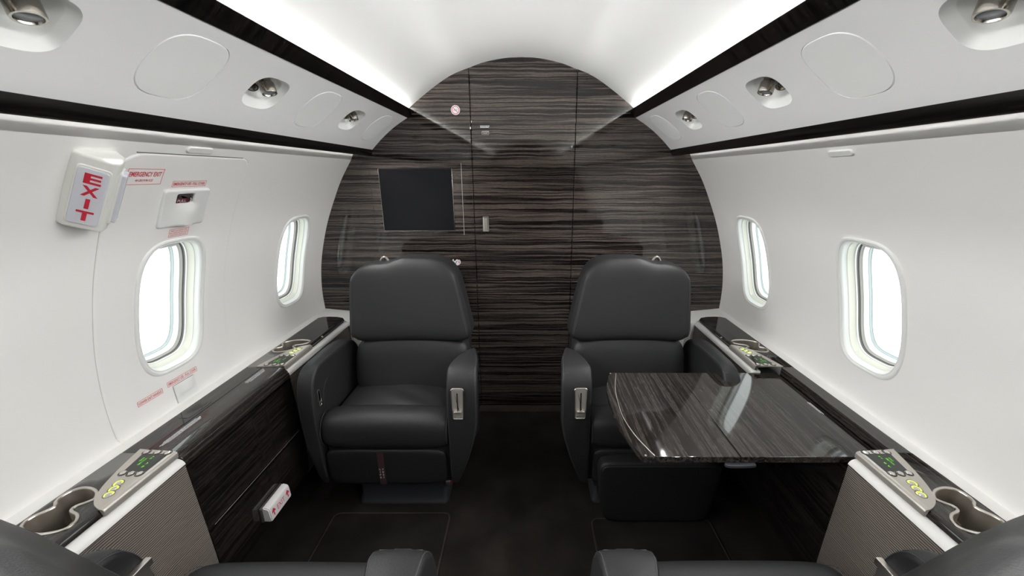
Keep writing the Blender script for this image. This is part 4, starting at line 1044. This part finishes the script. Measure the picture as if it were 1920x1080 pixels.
    m = MB(); sl = rrect(cxp - .0022, z0 + .034, cxp + .0022, z1 - .014, .002, 3); m.loft([pl(sl, .0018)], 0, True, True); m.f.append(tuple(range(len(sl)))); m.mi.append(0); mkmesh(m, M['black'], 'lever_slot', ar)
    m = MB(); m.box((cxp - .0135, yf(z0) - .011, z0 + .030), (cxp + .0135, yf(z0) - .001, z0 + .0345), bev=.0012); mkmesh(m, M['nickel'], 'lever', ar)
    aw, XW = arm(-.260, -.322, .035, 'armrest', -.250, -1)
    # inner belt slot on the window arm and padded inner edge line
    m = MB(); lp = rrect(.030, .455, .046, .520, .0075, 5)
    xi = -.2590
    m.loft([[(xi - .001, y, z) for y, z in lp], [(xi + .0022, y, z) for y, z in lp], [(xi + .0028, y, z) for y, z in offset_loop(lp, -.0022)], [(xi + .0008, y, z) for y, z in offset_loop(lp, -.0034)]], 0, True, True, True); mkmesh(m, M['nickel'], 'belt_release', aw)
    m = MB(); m.loft([[(xi + .0012, y, z) for y, z in offset_loop(lp, -.0036)], [(xi + .0012, y, z) for y, z in offset_loop(lp, -.0055)]], 0, True, True, True); mkmesh(m, M['black'], 'release_slot', aw)
    m = MB(); m.box((xi, .033, .467), (xi + .006, .043, .474), bev=.001); mkmesh(m, M['nickel'], 'release_tab', aw)
    m = MB(); pad = [(.052, .40), (.056, .45), (.068, .495), (.095, .525), (.14, .538), (.22, .540)]
    m.tube([(xi + .0012, p[0], p[1]) for p in smooth_open([Vector(q) for q in pad], 5)], .0028, seg=8); mkmesh(m, L, 'arm_piping', aw)
    if near:   # large metal pull on the window arm
        m = MB(); m.box((xi - .001, .010, .520), (xi + .012, .050, .535), bev=.002); m.box((xi - .001, .012, .470), (xi + .004, .048, .522), bev=.001); mkmesh(m, M['nickel'], 'buckle_housing', aw)
    if strap:
        m = MB(); m.tube([(.172, .060, .098), (.190, .060, .098)], .0115, seg=16); kn = mkmesh(m, M['nickelp'], 'release_knob'); 
        m = MB(); m.tube([(.1895, .060, .098), (.1925, .060, .098)], .0105, seg=16); lab(mkmesh(m, M['red'], 'knob_cap', kn), 'red knob cap')
    if legrest:
        m = MB(); 
        def lf(p):
            f = (.27 - p.z) / .26; return Vector((p.x * (1 - .13 * f * f) + .0, p.y, p.z))
        m = softbox((.0 + .0, -.022, .1395), (.222, .030, .1345), 8, 10, lf, 72, 36)
        m2 = MB(); m2.add([Vector(v) + Vector((-.045, 0, 0)) for v in m.v], m.f)
        lr = mkmesh(m2, M['leatherd'], 'leg_rest'); lab(lr, 'lowered black leather leg rest')
        m = MB(); lo_ = [(x * .985, z) for x, z in rrect(-.214, .03, .214, .262, .02, 5)]
        m.tube([(lf(Vector((x, 0, z))).x - .045, -.0525, z) for x, z in lo_ if z > .06], .0010, seg=5); mkmesh(m, M['plinth'], 'leg_rest_seam', lr)
    return t
seat(-.4650, 1, 1.175, 1, 'charcoal leather club seat facing the camera under the television, with maroon strap', strap=True)
seat(.4620, -1, 1.178, 1, 'charcoal leather club seat facing the camera behind the folding table', legrest=True)
seat(-.4680, 1, .585, -1, 'charcoal leather seat cut by the bottom edge, left of the aisle', near=True, ext=.085, back_fwd=-.062, twist=21.8)
seat(.4680, -1, .585, -1, 'charcoal leather seat cut by the bottom edge, right of the aisle', near=True, ext=.088, back_fwd=-.062, twist=21.8)

# ------------------------------------------------------------------ carpet panels
for s, yf_, lb in ((-1, 1.175, 'left'), (1, 1.150, 'right')):
    t = thing('floor_mat', 'dark brown carpet panel with bound edge on the floor before the far %s seat' % lb, 'carpet panel', (s * .49, .85, 0), 'carpet panels')
    lp = rrect(min(s * .265, s * .717), .62, max(s * .265, s * .717), yf_, .028, 6)
    mb = MB(); mb.plate(offset_loop(lp, -.006), .0002, .0075, .003); make('mat_pile', mb, M['carpet2'], t, angle=50)
    mb = MB(); mb.tube([(x, y, .0040) for x, y in offset_loop(lp, -.004)], .0038, closed=True, seg=8); lab(make('mat_binding', mb, M['binding'], t), 'lighter brown binding')

# ------------------------------------------------------------------ world, camera, render look
w = bpy.data.worlds.new('World'); scene.world = w; w.use_nodes = True
bg = w.node_tree.nodes['Background']; bg.inputs[0].default_value = (.93, 1.0, .985, 1); bg.inputs[1].default_value = 1.45
cam = bpy.data.cameras.new('camera'); co = bpy.data.objects.new('camera', cam); COL.objects.link(co); scene.camera = co
F = 718.; TH = math.atan(213 / 718.)
cam.sensor_width = 36; cam.lens = F / 1920 * 36; cam.shift_x = -(988.7 - 960) / 1920
cam.clip_start = .02
co.location = (.027, 0, 1.26); co.rotation_euler = (PI / 2 - TH, 0, 0)
scene.view_settings.view_transform = 'Standard'; scene.view_settings.look = 'None'; scene.view_settings.gamma = 1
scene.view_settings.exposure = 1.28; scene.view_settings.use_curve_mapping = False
cy = scene.cycles
cy.use_denoising = True
cy.max_bounces = 20; cy.diffuse_bounces = 16; cy.glossy_bounces = 5; cy.transparent_max_bounces = 8
cy.sample_clamp_indirect = 8.0
